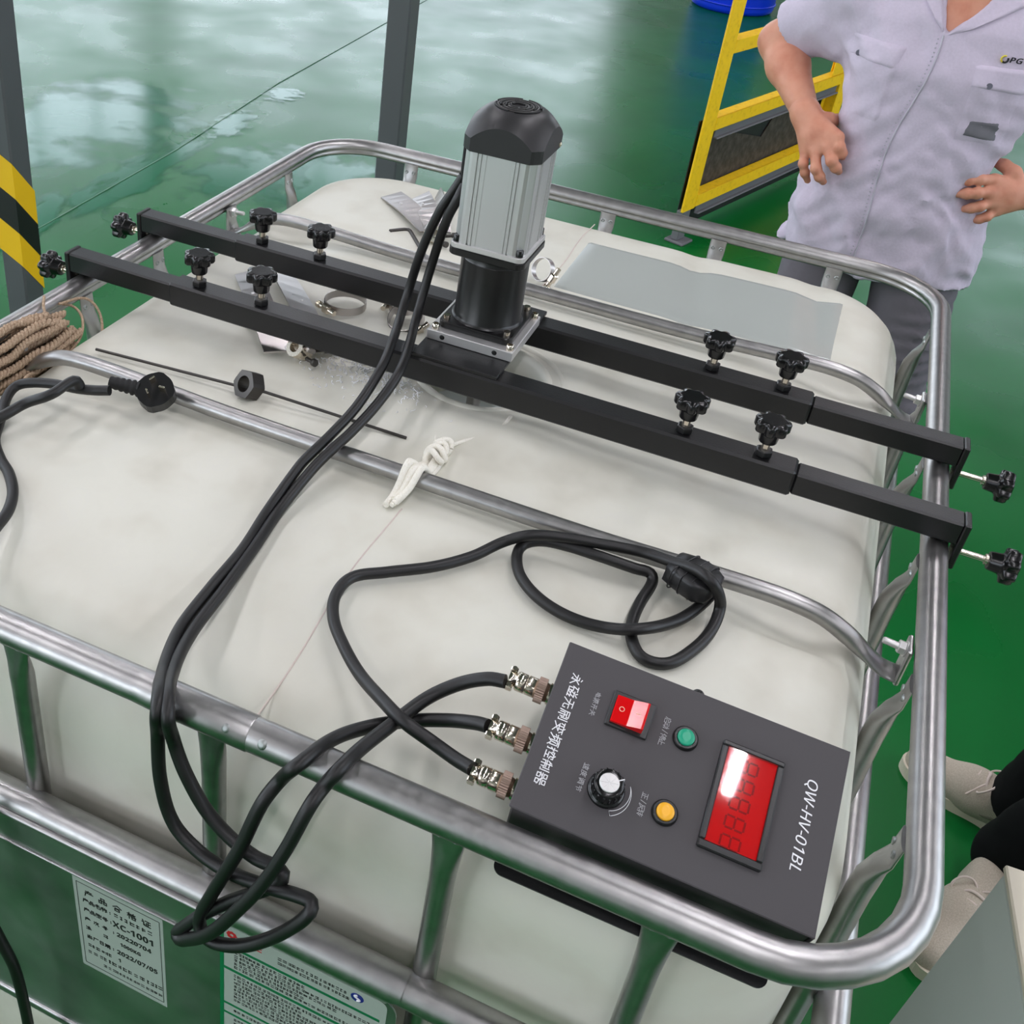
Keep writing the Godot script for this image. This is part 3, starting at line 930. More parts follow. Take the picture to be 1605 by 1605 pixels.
	obj("red_print", q, M.print_red, lab)
	q = G.new()
	q.lathe(xf * Transform3D(Basis(Vector3.RIGHT, Vector3.BACK, Vector3.DOWN), V(0.127, 0.3035, 0.0)), [Vector2(0.0058, 0.0), Vector2(0.0056, 0.0002)], 24, false, true)
	var sg := obj("round_blue_mark", q, M.print_blue, lab)
	q = G.new()
	var sp := []
	for i in 13:
		var u := i / 12.0 * 2.0 - 1.0
		sp.append(xf * V(0.127 - 0.0028 * sin(u * PI) * 0.9, 0.3035 + 0.0036 * u, 0.0003))
	q.tube(sp, 0.0009, 6)
	obj("white_curl", q, M.white_print, sg)

# ------------------------------------------------------------------ the clamped mixer
const BARS := [0.079, -0.068]

func star_knob(parent: Node, called: String, xf: Transform3D, y0: float):   # y0: where the hub starts along local y
	var q := G.new()
	var rings := []
	var layers := [[0.0, 0.0085, 0.0], [0.001, 0.0092, 0.0], [0.010, 0.0102, 0.0], [0.0125, 0.0118, 0.04], [0.0135, 0.0158, 0.10], [0.0150, 0.0166, 0.11], [0.0225, 0.0166, 0.11], [0.0248, 0.0156, 0.10], [0.0258, 0.012, 0.05]]
	for l in layers:
		var r := []
		for i in 56:
			var a := TAU * i / 56
			var c: float = cos(a * 7.0)
			var rr: float = l[1] * (1.0 + l[2] * (1.2 * c - 0.35 * absf(c)))
			r.append(xf * V(cos(a) * rr, y0 + l[0], -sin(a) * rr))
		rings.append(r)
	q.loft(rings)
	return obj(called, q, M.knob_black, parent)

func make_mixer():
	var t := thing("mixer", "black clamp-on drum mixer: two bars across the cage and a silver motor", "mixer")
	var q: G
	var bi := 0
	for zc in BARS:
		# outer tube
		q = G.new()
		q.box(Transform3D(Basis(), V(-0.006, 1.1880, zc)), V(0.728, 0.030, 0.030), 0.0025)
		var beam := obj("beam", q, M.black_paint, t)
		for s in [-1.0, 1.0]:
			# sliding arm with its end plate
			q = G.new()
			q.box(Transform3D(Basis(), V(s * 0.437, 1.1875, zc)), V(0.158, 0.0250, 0.0250), 0.002)
			var arm := obj("sliding_arm", q, M.black_paint, t)
			q = G.new()
			q.box(Transform3D(Basis(), V(s * 0.5185, 1.174, zc)), V(0.006, 0.053, 0.0265), 0.0012)
			obj("end_plate", q, M.black_paint, arm)
			# clamp screw
			q = G.new()
			var tip: float = 0.5145
			var hub: float = 0.549 if s > 0 else 0.537
			var sy: float = 1.1625 if s > 0 else 1.169
			q.tube([V(s * tip, sy, zc), V(s * (hub + 0.002), sy, zc)], 0.0032, 12)
			var sc := obj("clamp_screw", q, M.nickel, t, "bright clamp screw with a black star knob")
			star_knob(sc, "star_knob", aim(V(s * hub, sy, zc), V(s, 0, 0)), 0.0)
			q = G.new()
			q.lathe(aim(V(s * (hub - 0.003), sy, zc), V(s, 0, 0)), [Vector2(0.0055, 0), Vector2(0.0055, 0.004)], 12)
			obj("washer", q, M.nickel, sc)
		# the locking knobs on top
		for x in ([-0.336, -0.253, 0.243, 0.323] if bi == 0 else [-0.337, -0.254, 0.245, 0.324]):
			q = G.new()
			q.tube([V(x, 1.2, zc), V(x, 1.220, zc)], 0.0042, 12)
			var k := obj("locking_screw", q, M.nickel, t, "locking screw with a black star knob")
			q = G.new()
			q.prism(Transform3D(Basis(Vector3.UP, 0.3 + x), V(x, 1.203, zc)), polar(6, func(_a): return 0.0088), 0.0, 0.0075, 0.001)
			obj("nut", q, M.black_paint, k)
			star_knob(k, "star_knob", Transform3D(Basis(Vector3.UP, x * 9.0), V(x, 1.2195, zc)), 0.0)
		bi += 1
	# black carrier plate and the bright base plate
	q = bx(V(-0.0575, 1.203, -0.087), V(0.0425, 1.2075, 0.092), 0.0008)
	obj("carrier_plate", q, M.black_paint, t)
	var cx := -0.0055
	var cz := 0.0035
	q = bx(V(cx - 0.0505, 1.2076, cz - 0.0505), V(cx + 0.0505, 1.2192, cz + 0.0505), 0.0007)
	var bp := obj("base_plate", q, M.machined, t, "bright machined square base plate")
	for s in [[-0.043, 0.044], [0.045, 0.044], [0.045, -0.043], [-0.043, -0.043]]:
		q = G.new()
		q.lathe(Transform3D(Basis(), V(cx + s[0], 1.2192, cz + s[1])), [Vector2(0.0042, 0), Vector2(0.0042, 0.0056), Vector2(0.0036, 0.0062), Vector2(0.0036, 0.0062), Vector2(0.0021, 0.0062), Vector2(0.0021, 0.0062), Vector2(0.0019, 0.0035)], 14)
		obj("cap_screw", q, M.nickel, bp)
	for x in [-0.032, 0.030]:
		q = G.new()
		q.lathe(aim(V(cx + x, 1.2134, cz + 0.0505), Vector3.BACK), [Vector2(0.0030, 0.0), Vector2(0.0026, 0.0004), Vector2(0.0014, 0.0005)], 14, false, true)
		obj("tapped_hole", q, M.grille, bp)
	# gearbox
	var o := V(cx, 0, cz - 0.004)
	q = G.new()
	q.prism(Transform3D(Basis(), o), rounded(0.087, 0.087, 0.009, 6), 1.2192, 1.2275, 0.001)
	q.lathe(Transform3D(Basis(), o), [Vector2(0.0405, 1.2275), Vector2(0.0392, 1.2288), Vector2(0.0378, 1.231), Vector2(0.0378, 1.300), Vector2(0.0378, 1.300), Vector2(0.0372, 1.3008), Vector2(0.0372, 1.309)], 56, false, false)
	q.prism(Transform3D(Basis(), o), rounded(0.086, 0.086, 0.010, 6), 1.3085, 1.3165, 0.0008)
	var gb := obj("gearbox", q, M.gear_black, t)
	for s in [[-1, 1], [1, 1], [1, -1], [-1, -1]]:
		q = G.new()
		q.lathe(Transform3D(Basis(), o + V(s[0] * 0.0355, 1.2275, s[1] * 0.0355)), [Vector2(0.0038, 0), Vector2(0.0038, 0.0055), Vector2(0.0038, 0.0055), Vector2(0.002, 0.0055)], 14)
		obj("cap_screw", q, M.nickel, gb)
	# motor: flange, extruded housing with grooves, scalloped fan cover
	q = G.new()
	q.prism(Transform3D(Basis(), o), rounded(0.084, 0.084, 0.008, 6), 1.3165, 1.3225, 0.0006)
	var fl := obj("motor_flange", q, M.machined, t)
	for s in [[-1, 1], [1, 1], [1, -1], [-1, -1]]:
		q = G.new()
		q.lathe(Transform3D(Basis(), o + V(s[0] * 0.0355, 1.3225, s[1] * 0.0355)), [Vector2(0.0040, 0), Vector2(0.0040, 0.007), Vector2(0.0034, 0.0076), Vector2(0.0034, 0.0076), Vector2(0.002, 0.0074)], 14)
		obj("socket_screw", q, M.knob_black, fl)
	q = G.new()
	var prof := PackedVector2Array()
	# a side from one chamfered corner to the next, grooves pressed into its flat
	var side := [[-0.0285, 0.0], [-0.0235, 0.0], [-0.0233, -0.0016], [-0.0215, -0.0016], [-0.0213, 0.0], [-0.0190, 0.0], [-0.0188, -0.0012], [-0.0175, -0.0012], [-0.0173, -0.0001], [-0.0135, -0.0001], [-0.0133, -0.0006], [0.0133, -0.0006], [0.0135, -0.0001], [0.0173, -0.0001], [0.0175, -0.0012], [0.0188, -0.0012], [0.0190, 0.0], [0.0213, 0.0], [0.0215, -0.0016], [0.0233, -0.0016], [0.0235, 0.0], [0.0285, 0.0]]
	for k in 4:
		var b := k * PI / 2
		for s in side:
			prof.append(Vector2(0.0400 + s[1], s[0]).rotated(b))
		for c in [[0.0385, 0.0320], [0.0372, 0.0330], [0.0330, 0.0372], [0.0320, 0.0385]]:
			prof.append(Vector2(c[0], c[1]).rotated(b))
	q.prism(Transform3D(Basis(), o), prof, 1.3225, 1.429)
	obj("motor_housing", q, M.aluminium, t, "silver extruded motor housing with long grooves")
	# cover: chamfered square skirt cut by a dome
	q = G.new()
	var n := 96
	var rad := func(a: float) -> float:
		var c := maxf(absf(cos(a)), absf(sin(a)))
		return minf(0.0425 / c, 0.0535 / maxf(absf(cos(a - PI / 4)), absf(sin(a - PI / 4))))
	var dome := func(r: float) -> float: return 1.4665 - 0.0288 * pow(maxf(r - 0.022, 0.0) / 0.0315, 1.75)
	var rings := []
	for l in 3:
		var r := []
		for i in n:
			var a := TAU * i / n
			var rr: float = rad.call(a)
			var y: float = [1.4235, 1.4245, 0.0][l]
			if l == 2: y = dome.call(rr)
			if l == 0: rr -= 0.001
			r.append(o + V(cos(a) * rr, y, -sin(a) * rr))
		rings.append(r)
	q.loft(rings, true, true, false, -1)
	var dr := [rings[2]]
	for k in range(1, 13):
		var r := []
		for i in n:
			var a := TAU * i / n
			var rr: float = lerpf(rad.call(a), 0.0255, k / 12.0)
			r.append(o + V(cos(a) * rr, dome.call(rr), -sin(a) * rr))
		dr.append(r)
	q.loft(dr, true, false, true)
	var cover := obj("fan_cover", q, M.cap_black, t, "black domed fan cover")
	q = G.new()
	for k in 4:
		var ro := 0.0235 - k * 0.0052
		for seg in 4 if k % 2 == 0 else 3:
			var a0 := TAU * seg / (4 if k % 2 == 0 else 3) + 0.14 + k * 0.4
			var a1 := TAU * (seg + 1) / (4 if k % 2 == 0 else 3) - 0.14 + k * 0.4
			var pa := []
			for i in 15:
				var a := lerpf(a0, a1, i / 14.0)
				pa.append(o + V(cos(a) * ro, dome.call(ro) + 0.0002, sin(a) * ro))
			q.tube(pa, 0.0011, 6)
	obj("fan_slots", q, M.grille, cover)
	q = G.new()
	for k in 3:
		var ro := 0.0209 - k * 0.0052
		var pa := []
		for i in 40: pa.append(o + V(cos(TAU * i / 40) * ro, dome.call(ro) - 0.0002, sin(TAU * i / 40) * ro))
		q.tube(pa, 0.0010, 6, false, null, Vector3.UP, null, true)
	obj("fan_rib", q, M.dark_steel, cover)
	for s in [V(0.0425, 1.4285, -0.026), V(-0.0425, 1.434, 0.022), V(-0.0425, 1.4275, 0.022)]:
		q = G.new()
		q.lathe(aim(o + s, V(signf(s.x), 0, 0)), [Vector2(0.0022, 0), Vector2(0.0022, 0.0012), Vector2(0.001, 0.0019)], 10, false, true)
		obj("cover_screw", q, M.brass_pin, cover)
	q = bx(o + V(-0.0475, 1.375, -0.006), o + V(-0.0395, 1.430, 0.018), 0.002)
	obj("cable_boot", q, M.rubber, t)
	# shaft down through the neck, with its blades in the tank
	q = G.new()
	q.tube([V(cx, 1.204, cz), V(cx, 0.55, cz)], 0.0085, 16)
	var sh := obj("shaft", q, M.stainless, t)
	q = G.new()
	for s in 3:
		var b := Basis(Vector3.UP, s * TAU / 3) * Basis(Vector3.RIGHT, 0.5)
		q.box(Transform3D(b, V(cx, 0.58, cz)) * Transform3D(Basis(), V(0.033, 0, 0)), V(0.06, 0.003, 0.024), 0.0008)
	obj("blade", q, M.stainless, sh)

# ------------------------------------------------------------------ the control box
const BW := 0.2064
const BD := 0.1315
const BH := 0.055

func box_frame() -> Transform3D:     # x along the front edge, y out of the lid, z towards the front; origin at the lid's front left corner
	var e1 := V(0.9976, -0.0602, -0.0331).normalized()
	var n := V(0.0678, 0.9383, 0.339)
	n = (n - e1 * n.dot(e1)).normalized()
	return Transform3D(Basis(e1, n, e1.cross(n)), V(0.2286, 1.1807, 0.5754))

func make_control_box():
	var F := box_frame()
	var t := thing("control_box", "dark grey control box with red switch and red display, leaning on the front rail", "control box", F.origin)
	t.basis = F.basis
	var I := Transform3D()
	# from here on everything is in the box's own axes
	var at := func(a, y, b) -> Vector3: return V(a, y, -b)
	var q := G.new()
	q.box(Transform3D(I.basis, at.call(BW / 2, -BH / 2 - 0.001, BD / 2)), V(BW - 0.003, BH - 0.002, BD - 0.003), 0.0012)
	obj("case", q, M.box_paint, t)
	q = G.new()
	q.box(Transform3D(I.basis, at.call(BW / 2, -0.0008, BD / 2)), V(BW, 0.0016, BD), 0.0007)
	q.box(Transform3D(I.basis, at.call(BW - 0.0006, -0.012, BD / 2)), V(0.0012, 0.024, BD), 0.0004)
	var lid := obj("lid", q, M.box_paint, t)
	# mounting flange under the rail, slotted
	q = G.new()
	var fl := PackedVector2Array()
	fl.append_array([Vector2(0.003, 0.01), Vector2(0.003, -0.022)])
	for i in 7:
		var a := PI + PI / 2 * i / 6
		fl.append(Vector2(0.010, -0.0225) + Vector2(cos(a), sin(a)) * 0.007)
	for i in 7:
		var a := PI * 1.5 + PI / 2 * i / 6
		fl.append(Vector2(0.189, -0.0205) + Vector2(cos(a), sin(a)) * 0.007)
	fl.append(Vector2(0.196, 0.01))
	for c in [0.156, 0.036]:
		fl.append(Vector2(c + 0.006, 0.01))
		for i in 9:
			var a := -PI * i / 8
			fl.append(Vector2(c, -0.0115) + Vector2(cos(a), sin(a)) * 0.006)
		fl.append(Vector2(c - 0.006, 0.01))
	q.prism(Transform3D(I.basis, at.call(0, -0.057, 0)), fl, 0.0, 0.0022)
	obj("mounting_flange", q, M.black_paint, t)
	for c in [0.015, 0.19]:
		q = G.new()
		q.lathe(Transform3D(I.basis, at.call(c, -0.074, 0.115)), [Vector2(0.008, 0), Vector2(0.009, 0.018)], 16)
		obj("foot", q, M.rubber, t)
	# three round connectors on the left side
	for b in [0.0956, 0.0548, 0.0192]:
		var c := Transform3D(Basis(V(0, 1, 0), V(-1, 0, 0), V(0, 0, 1)), at.call(0.0, -0.021, b))    # local y points out to the left
		q = G.new()
		q.lathe(c, [Vector2(0.0082, 0), Vector2(0.0082, 0.002), Vector2(0.0082, 0.002), Vector2(0.0072, 0.002), Vector2(0.0072, 0.006)], 20)
		q.lathe(c, [Vector2(0.0066, 0.011), Vector2(0.0074, 0.0118), Vector2(0.0074, 0.0185), Vector2(0.0074, 0.0185), Vector2(0.0068, 0.0187), Vector2(0.0068, 0.0195), Vector2(0.0068, 0.0195), Vector2(0.0074, 0.0197), Vector2(0.0074, 0.0262), Vector2(0.0066, 0.0272), Vector2(0.0052, 0.0274), Vector2(0.0052, 0.033)], 24)
		var con := obj("connector", q, M.nickel, t, "nickel round connector")
		q = G.new()
		q.prism(c, polar(64, func(a): return 0.0094 + 0.00035 * cos(a * 32.0)), 0.0048, 0.0112, 0.0006)
		obj("coupling_ring", q, M.copper_nut, con, "dull knurled coupling ring")
		q = G.new()
		for e in [-1, 1]:
			q.box(c * Transform3D(I.basis, V(0, 0.031, e * 0.0068)), V(0.0072, 0.0055, 0.0042), 0.0008)
			q.lathe(c * Transform3D(Basis(V(0, 1, 0), V(1, 0, 0), V(0, 0, -1)), V(0.0036, 0.031, e * 0.0068)), [Vector2(0.0020, 0), Vector2(0.0018, 0.0014)], 10, false, true)
		obj("cable_clamp", q, M.nickel, con)
	# rocker switch
	q = G.new()
	q.box(Transform3D(I.basis, at.call(0.0572, 0.0011, 0.0943)), V(0.0305, 0.0022, 0.0275), 0.0007)
	var sw := obj("rocker_switch", q, M.plastic_black, t, "red rocker switch in a black frame")
	q = G.new()
	var pf := PackedVector2Array([Vector2(-0.0115, 0.0), Vector2(0.0115, 0.0), Vector2(0.0115, 0.0078), Vector2(0.0100, 0.0080), Vector2(0.0002, 0.0036), Vector2(-0.0108, 0.0026), Vector2(-0.0115, 0.0022)])
	q.prism(Transform3D(Basis(V(1, 0, 0), V(0, 0, 1), V(0, -1, 0)), at.call(0.0565, 0.0018, 0.1040)), pf, 0.0, 0.0205, 0.0006)
	obj("rocker", q, M.red_rocker, sw)
	q = G.new()
	var ci := []
	for i in 24: ci.append(at.call(0.0505 + 0.0017 * cos(TAU * i / 24), 0.0050, 0.0943 + 0.0017 * sin(TAU * i / 24)))
	q.tube(ci, 0.0003, 6, false, null, Vector3.UP, null, true)
	q.box(Transform3D(Basis(V(0, 0, 1), 0.42), at.call(0.0620, 0.00805, 0.0943)), V(0.0036, 0.0004, 0.0005), 0.00005)
	obj("switch_mark", q, M.rocker_print, sw)
	# push buttons
	for s in [[0.0977, 0.0935, "green"], [0.0980, 0.0378, "yellow"]]:
		q = G.new()
		q.lathe(Transform3D(I.basis, at.call(s[0], 0, s[1])), [Vector2(0.0090, 0.0), Vector2(0.0088, 0.0020), Vector2(0.0078, 0.0030), Vector2(0.0078, 0.0030), Vector2(0.0064, 0.0030), Vector2(0.0064, 0.0030), Vector2(0.0062, 0.001)], 32, false, false)
		var b := obj("push_button", q, M.plastic_black, t, s[2] + " push button in a black ring")
		q = G.new()
		q.lathe(Transform3D(I.basis, at.call(s[0], 0, s[1])), [Vector2(0.0060, 0.001), Vector2(0.0060, 0.0042), Vector2(0.0056, 0.0047), Vector2(0.003, 0.0051)], 32, false, true)
		obj("button_cap", q, M[s[2] + "_button"], b)
	# speed dial
	var kc := V(0.0572, 0.0, -0.0366)
	q = G.new()
	q.lathe(Transform3D(I.basis, kc), [Vector2(0.0128, 0.0), Vector2(0.0128, 0.002), Vector2(0.0118, 0.0030), Vector2(0.0108, 0.0034), Vector2(0.0102, 0.0135), Vector2(0.0096, 0.0148), Vector2(0.007, 0.015)], 40)
	for i in 16:
		var a := TAU * i / 16
		q.box(Transform3D(Basis(Vector3.UP, a), kc + V(cos(a) * 0.0106, 0.0085, -sin(a) * 0.0106)), V(0.0012, 0.009, 0.0016), 0.0004)
	var dial := obj("speed_dial", q, M.knob_black, t)
	q = G.new()
	q.lathe(Transform3D(I.basis, kc), [Vector2(0.0068, 0.0149), Vector2(0.0068, 0.0156), Vector2(0.0064, 0.0159), Vector2(0.0064, 0.0159), Vector2(0.002, 0.01595)], 36)
	for i in 8:
		var a := TAU * i / 8 + 0.2
		q.box(Transform3D(Basis(Vector3.UP, a), kc + V(cos(a) * 0.0034, 0.0160, -sin(a) * 0.0034)), V(0.006, 0.0002, 0.00035), 0.00005)
	obj("dial_cap", q, M.machined, dial, "spun silver cap")
	q = G.new()
	var pa := 0.62
	q.box(Transform3D(Basis(Vector3.UP, pa), kc + V(cos(pa) * 0.0088, 0.0152, -sin(pa) * 0.0088)), V(0.0042, 0.0006, 0.0007), 0.0001)
	q.box(Transform3D(Basis(Vector3.UP, pa), kc + V(cos(pa) * 0.0106, 0.0110, -sin(pa) * 0.0106)), V(0.0008, 0.0085, 0.0007), 0.0001)
	obj("pointer", q, M.white_print, dial)
	# crescent scale beside the dial
	q = G.new()
	var edge := []
	for i in 25:
		var a := lerpf(-1.12, 0.55, i / 24.0)
		edge.append(kc + V(cos(a) * 0.0172, 0.0002, -sin(a) * 0.0172))
	for i in 25:
		var u := i / 24.0
		var a := lerpf(0.55, -1.12, u)
		var r := 0.0172 - 0.0034 * u
		edge.append(kc + V(cos(a) * r, 0.0002, -sin(a) * r))
	q.tube(edge, 0.00022, 6, false, null, Vector3.UP, null, true)
	obj("dial_scale", q, M.white_print, t)
	# display
	q = G.new()
	var o := [0.1228, 0.0252, 0.1656, 0.1036]   # a0, b0, a1, b1
	for e in [[o[0], o[2], o[1], o[1] + 0.0058], [o[0], o[2], o[3] - 0.0040, o[3]], [o[0], o[0] + 0.0042, o[1] + 0.0058, o[3] - 0.0040], [o[2] - 0.0046, o[2], o[1] + 0.0058, o[3] - 0.0040]]:
		q.box(Transform3D(I.basis, at.call((e[0] + e[1]) / 2, 0.0018, (e[2] + e[3]) / 2)), V(e[1] - e[0], 0.0036, e[3] - e[2]), 0.0009)
	var dp := obj("display", q, M.plastic_black, t, "red digit display in a black frame")
	q = G.new()
	q.box(Transform3D(I.basis, at.call(0.1440, 0.0004, 0.0653)), V(0.0342, 0.0006, 0.0690), 0.0001)
	obj("display_board", q, M.red_board, dp)
	q = G.new()
	q.box(Transform3D(I.basis, at.call(0.1440, 0.0029, 0.0653)), V(0.0340, 0.0008, 0.0688), 0.0001)
	obj("display_window", q, M.red_window, dp, "glossy red window")
	q = G.new()
	for d in 5:
		var b0 := 0.0935 - d * 0.0136      # the digits read from the back to the front
		for sgm in [[0.1365, 0.0, 1], [0.1430, 0.0, 1], [0.1495, 0.0, 1], [0.13975, 0.0042, 0], [0.13975, -0.0042, 0], [0.14625, 0.0042, 0], [0.14625, -0.0042, 0]]:
			if sgm[2] == 1: q.box(Transform3D(I.basis, at.call(sgm[0], 0.0008, b0 - 0.003)), V(0.0014, 0.0004, 0.0072), 0.0001)
			else: q.box(Transform3D(I.basis, at.call(sgm[0], 0.0008, b0 - 0.003 + sgm[1])), V(0.0054, 0.0004, 0.0014), 0.0001)
	obj("digit_segment", q, M.digit_dark, dp)
	# lettering: lines read from the back to the front
	var tx := func(a: float, b: float) -> Transform3D: return Transform3D(Basis(V(0, 0, 1), V(1, 0, 0), V(0, 1, 0)), V(a, 0.00002, -b))
	q = G.new()
	glyphs(q, "永磁无刷变频控制器", tx.call(0.0098, 0.1088), Vector2.ZERO, 0.0083, 0.0098, 0.00072)
	obj("lettering", q, M.white_print, t)
	q = G.new()
	glyphs(q, "电源开关", tx.call(0.0298, 0.1020), Vector2.ZERO, 0.0040, 0.0049, 0.00042)
	glyphs(q, "启动/停止", tx.call(0.0808, 0.1038), Vector2.ZERO, 0.0044, 0.0043, 0.00042)
	glyphs(q, "速度调节", tx.call(0.0378, 0.0488), Vector2.ZERO, 0.0042, 0.0054, 0.00042)
	glyphs(q, "正/反转", tx.call(0.0806, 0.0456), Vector2.ZERO, 0.0043, 0.0040, 0.00042)
	obj("lettering", q, M.grey_print, t)
	obj("lettering", latin("QW-HV-01BL", 0.0072, tx.call(0.1808, 0.1014), 0.0652, 0.18), M.white_print, t)
	# a small round head on the far edge
	q = G.new()
	q.lathe(Transform3D(Basis(V(1, 0, 0), V(0, 0, -1), V(0, 1, 0)), at.call(0.0985, -0.006, BD)), [Vector2(0.0046, 0.0), Vector2(0.0044, 0.002), Vector2(0.0030, 0.0036), Vector2(0.001, 0.0040)], 20, false, true)
	obj("fuse_cap", q, M.plastic_black, t)

# ------------------------------------------------------------------ cables
const CABLE_A := [Vector3(-0.0500, 1.3860, 0.0125), Vector3(-0.0560, 1.3727, 0.0133), Vector3(-0.0700, 1.3431, 0.0173), Vector3(-0.0880, 1.2880, 0.0141), Vector3(-0.0981, 1.2278, 0.0200), Vector3(-0.0809, 1.2130, 0.0918), Vector3(-0.0702, 1.2070, 0.1451), Vector3(-0.0710, 1.1900, 0.1962), Vector3(-0.0794, 1.1750, 0.2355), Vector3(-0.0840, 1.1700, 0.2714), Vector3(-0.0871, 1.1650, 0.2877), Vector3(-0.0871, 1.1515, 0.3490), Vector3(-0.0784, 1.1515, 0.4094), Vector3(-0.0761, 1.1515, 0.4655), Vector3(-0.0712, 1.1525, 0.5187), Vector3(-0.0502, 1.1650, 0.5718), Vector3(-0.0255, 1.1795, 0.6142), Vector3(-0.0291, 1.1455, 0.6110), Vector3(-0.0240, 1.1009, 0.6170), Vector3(-0.0104, 1.0657, 0.6220), Vector3(0.0148, 1.0518, 0.6260), Vector3(0.0443, 1.0516, 0.6300), Vector3(0.0792, 1.0632, 0.6340), Vector3(0.1064, 1.0735, 0.6360), Vector3(0.1166, 1.0759, 0.6380), Vector3(0.1184, 1.0727, 0.6430), Vector3(0.1085, 1.0551, 0.6480), Vector3(0.0893, 1.0272, 0.6500), Vector3(0.0690, 1.0062, 0.6520), Vector3(0.0467, 0.9924, 0.6520), Vector3(0.0328, 0.9918, 0.6500), Vector3(0.0275, 1.0017, 0.6460), Vector3(0.0356, 1.0326, 0.6430), Vector3(0.0477, 1.0697, 0.6400), Vector3(0.0568, 1.0984, 0.6350), Vector3(0.0669, 1.1402, 0.6240), Vector3(0.0745, 1.1568, 0.6120), Vector3(0.0867, 1.1785, 0.6109), Vector3(0.0947, 1.1680, 0.5712), Vector3(0.1101, 1.1580, 0.5407), Vector3(0.1321, 1.1540, 0.5187), Vector3(0.1597, 1.1630, 0.5119), Vector3(0.1823, 1.1760, 0.5152), Vector3(0.1926, 1.1810, 0.5178)]
const CABLE_B := [Vector3(-0.0470, 1.3770, 0.0153), Vector3(-0.0500, 1.3641, 0.0220), Vector3(-0.0600, 1.3360, 0.0214), Vector3(-0.0750, 1.2716, 0.0129), Vector3(-0.0761, 1.2246, 0.0350), Vector3(-0.0616, 1.2110, 0.0917), Vector3(-0.0493, 1.2080, 0.1489), Vector3(-0.0547, 1.1900, 0.1846), Vector3(-0.0633, 1.1760, 0.2246), Vector3(-0.0691, 1.1710, 0.2551), Vector3(-0.0739, 1.1650, 0.2859), Vector3(-0.0783, 1.1515, 0.3405), Vector3(-0.0713, 1.1515, 0.3993), Vector3(-0.0651, 1.1515, 0.4629), Vector3(-0.0604, 1.1525, 0.5167), Vector3(-0.0435, 1.1650, 0.5682), Vector3(-0.0169, 1.1795, 0.6142), Vector3(-0.0167, 1.1434, 0.6090), Vector3(-0.0047, 1.1190, 0.6130), Vector3(0.0152, 1.0928, 0.6170), Vector3(0.0381, 1.0776, 0.6200), Vector3(0.0618, 1.0725, 0.6230), Vector3(0.0796, 1.0777, 0.6260), Vector3(0.0882, 1.0770, 0.6280), Vector3(0.0864, 1.0689, 0.6310), Vector3(0.0720, 1.0531, 0.6350), Vector3(0.0499, 1.0306, 0.6390), Vector3(0.0290, 1.0038, 0.6420), Vector3(0.0118, 0.9772, 0.6450), Vector3(0.0069, 0.9650, 0.6470), Vector3(0.0199, 0.9756, 0.6510), Vector3(0.0437, 1.0098, 0.6560), Vector3(0.0666, 1.0544, 0.6540), Vector3(0.0820, 1.0875, 0.6480), Vector3(0.0947, 1.1246, 0.6380), Vector3(0.1040, 1.1606, 0.6240), Vector3(0.1072, 1.1674, 0.6100), Vector3(0.1133, 1.1785, 0.6022), Vector3(0.1169, 1.1720, 0.5733), Vector3(0.1260, 1.1660, 0.5371), Vector3(0.1398, 1.1680, 0.5031), Vector3(0.1589, 1.1800, 0.4892), Vector3(0.1792, 1.1930, 0.4860), Vector3(0.1923, 1.1970, 0.4859)]
const CABLE_POWER := [Vector3(0.1944, 1.1730, 0.5524), Vector3(0.1803, 1.1680, 0.5460), Vector3(0.1599, 1.1650, 0.5380), Vector3(0.1335, 1.1720, 0.5355), Vector3(0.1103, 1.1660, 0.5200), Vector3(0.0801, 1.1540, 0.4946), Vector3(0.0549, 1.1515, 0.4720), Vector3(0.0322, 1.1515, 0.4470), Vector3(0.0207, 1.1515, 0.4207), Vector3(0.0230, 1.1515, 0.3932), Vector3(0.0462, 1.1515, 0.3723), Vector3(0.0806, 1.1515, 0.3439), Vector3(0.1060, 1.1515, 0.3132), Vector3(0.1266, 1.1580, 0.2863), Vector3(0.1472, 1.1685, 0.2783), Vector3(0.1746, 1.1700, 0.2676), Vector3(0.2144, 1.1700, 0.2570), Vector3(0.2487, 1.1710, 0.2509), Vector3(0.2756, 1.1780, 0.2598), Vector3(0.2959, 1.1860, 0.2702), Vector3(0.3095, 1.1880, 0.2793), Vector3(0.3202, 1.1760, 0.2786), Vector3(0.3254, 1.1600, 0.2792), Vector3(0.3230, 1.1515, 0.3036), Vector3(0.3117, 1.1515, 0.3364), Vector3(0.2972, 1.1515, 0.3584), Vector3(0.2792, 1.1515, 0.3626), Vector3(0.2661, 1.1515, 0.3491), Vector3(0.2595, 1.1515, 0.3268), Vector3(0.2597, 1.1515, 0.2967), Vector3(0.2634, 1.1535, 0.2666), Vector3(0.2598, 1.1580, 0.2606), Vector3(0.2452, 1.1600, 0.2636), Vector3(0.2124, 1.1630, 0.2672), Vector3(0.1820, 1.1620, 0.2670), Vector3(0.1573, 1.1600, 0.2702), Vector3(0.1431, 1.1550, 0.2779), Vector3(0.1426, 1.1515, 0.2932), Vector3(0.1553, 1.1515, 0.3179), Vector3(0.1781, 1.1515, 0.3362), Vector3(0.2073, 1.1515, 0.3453), Vector3(0.2384, 1.1545, 0.3464), Vector3(0.2666, 1.1625, 0.3426), Vector3(0.2938, 1.1525, 0.3043), Vector3(0.3100, 1.1560, 0.2757), Vector3(0.3149, 1.1680, 0.2661), Vector3(0.3074, 1.1740, 0.2675), Vector3(0.2975, 1.1750, 0.2705)]
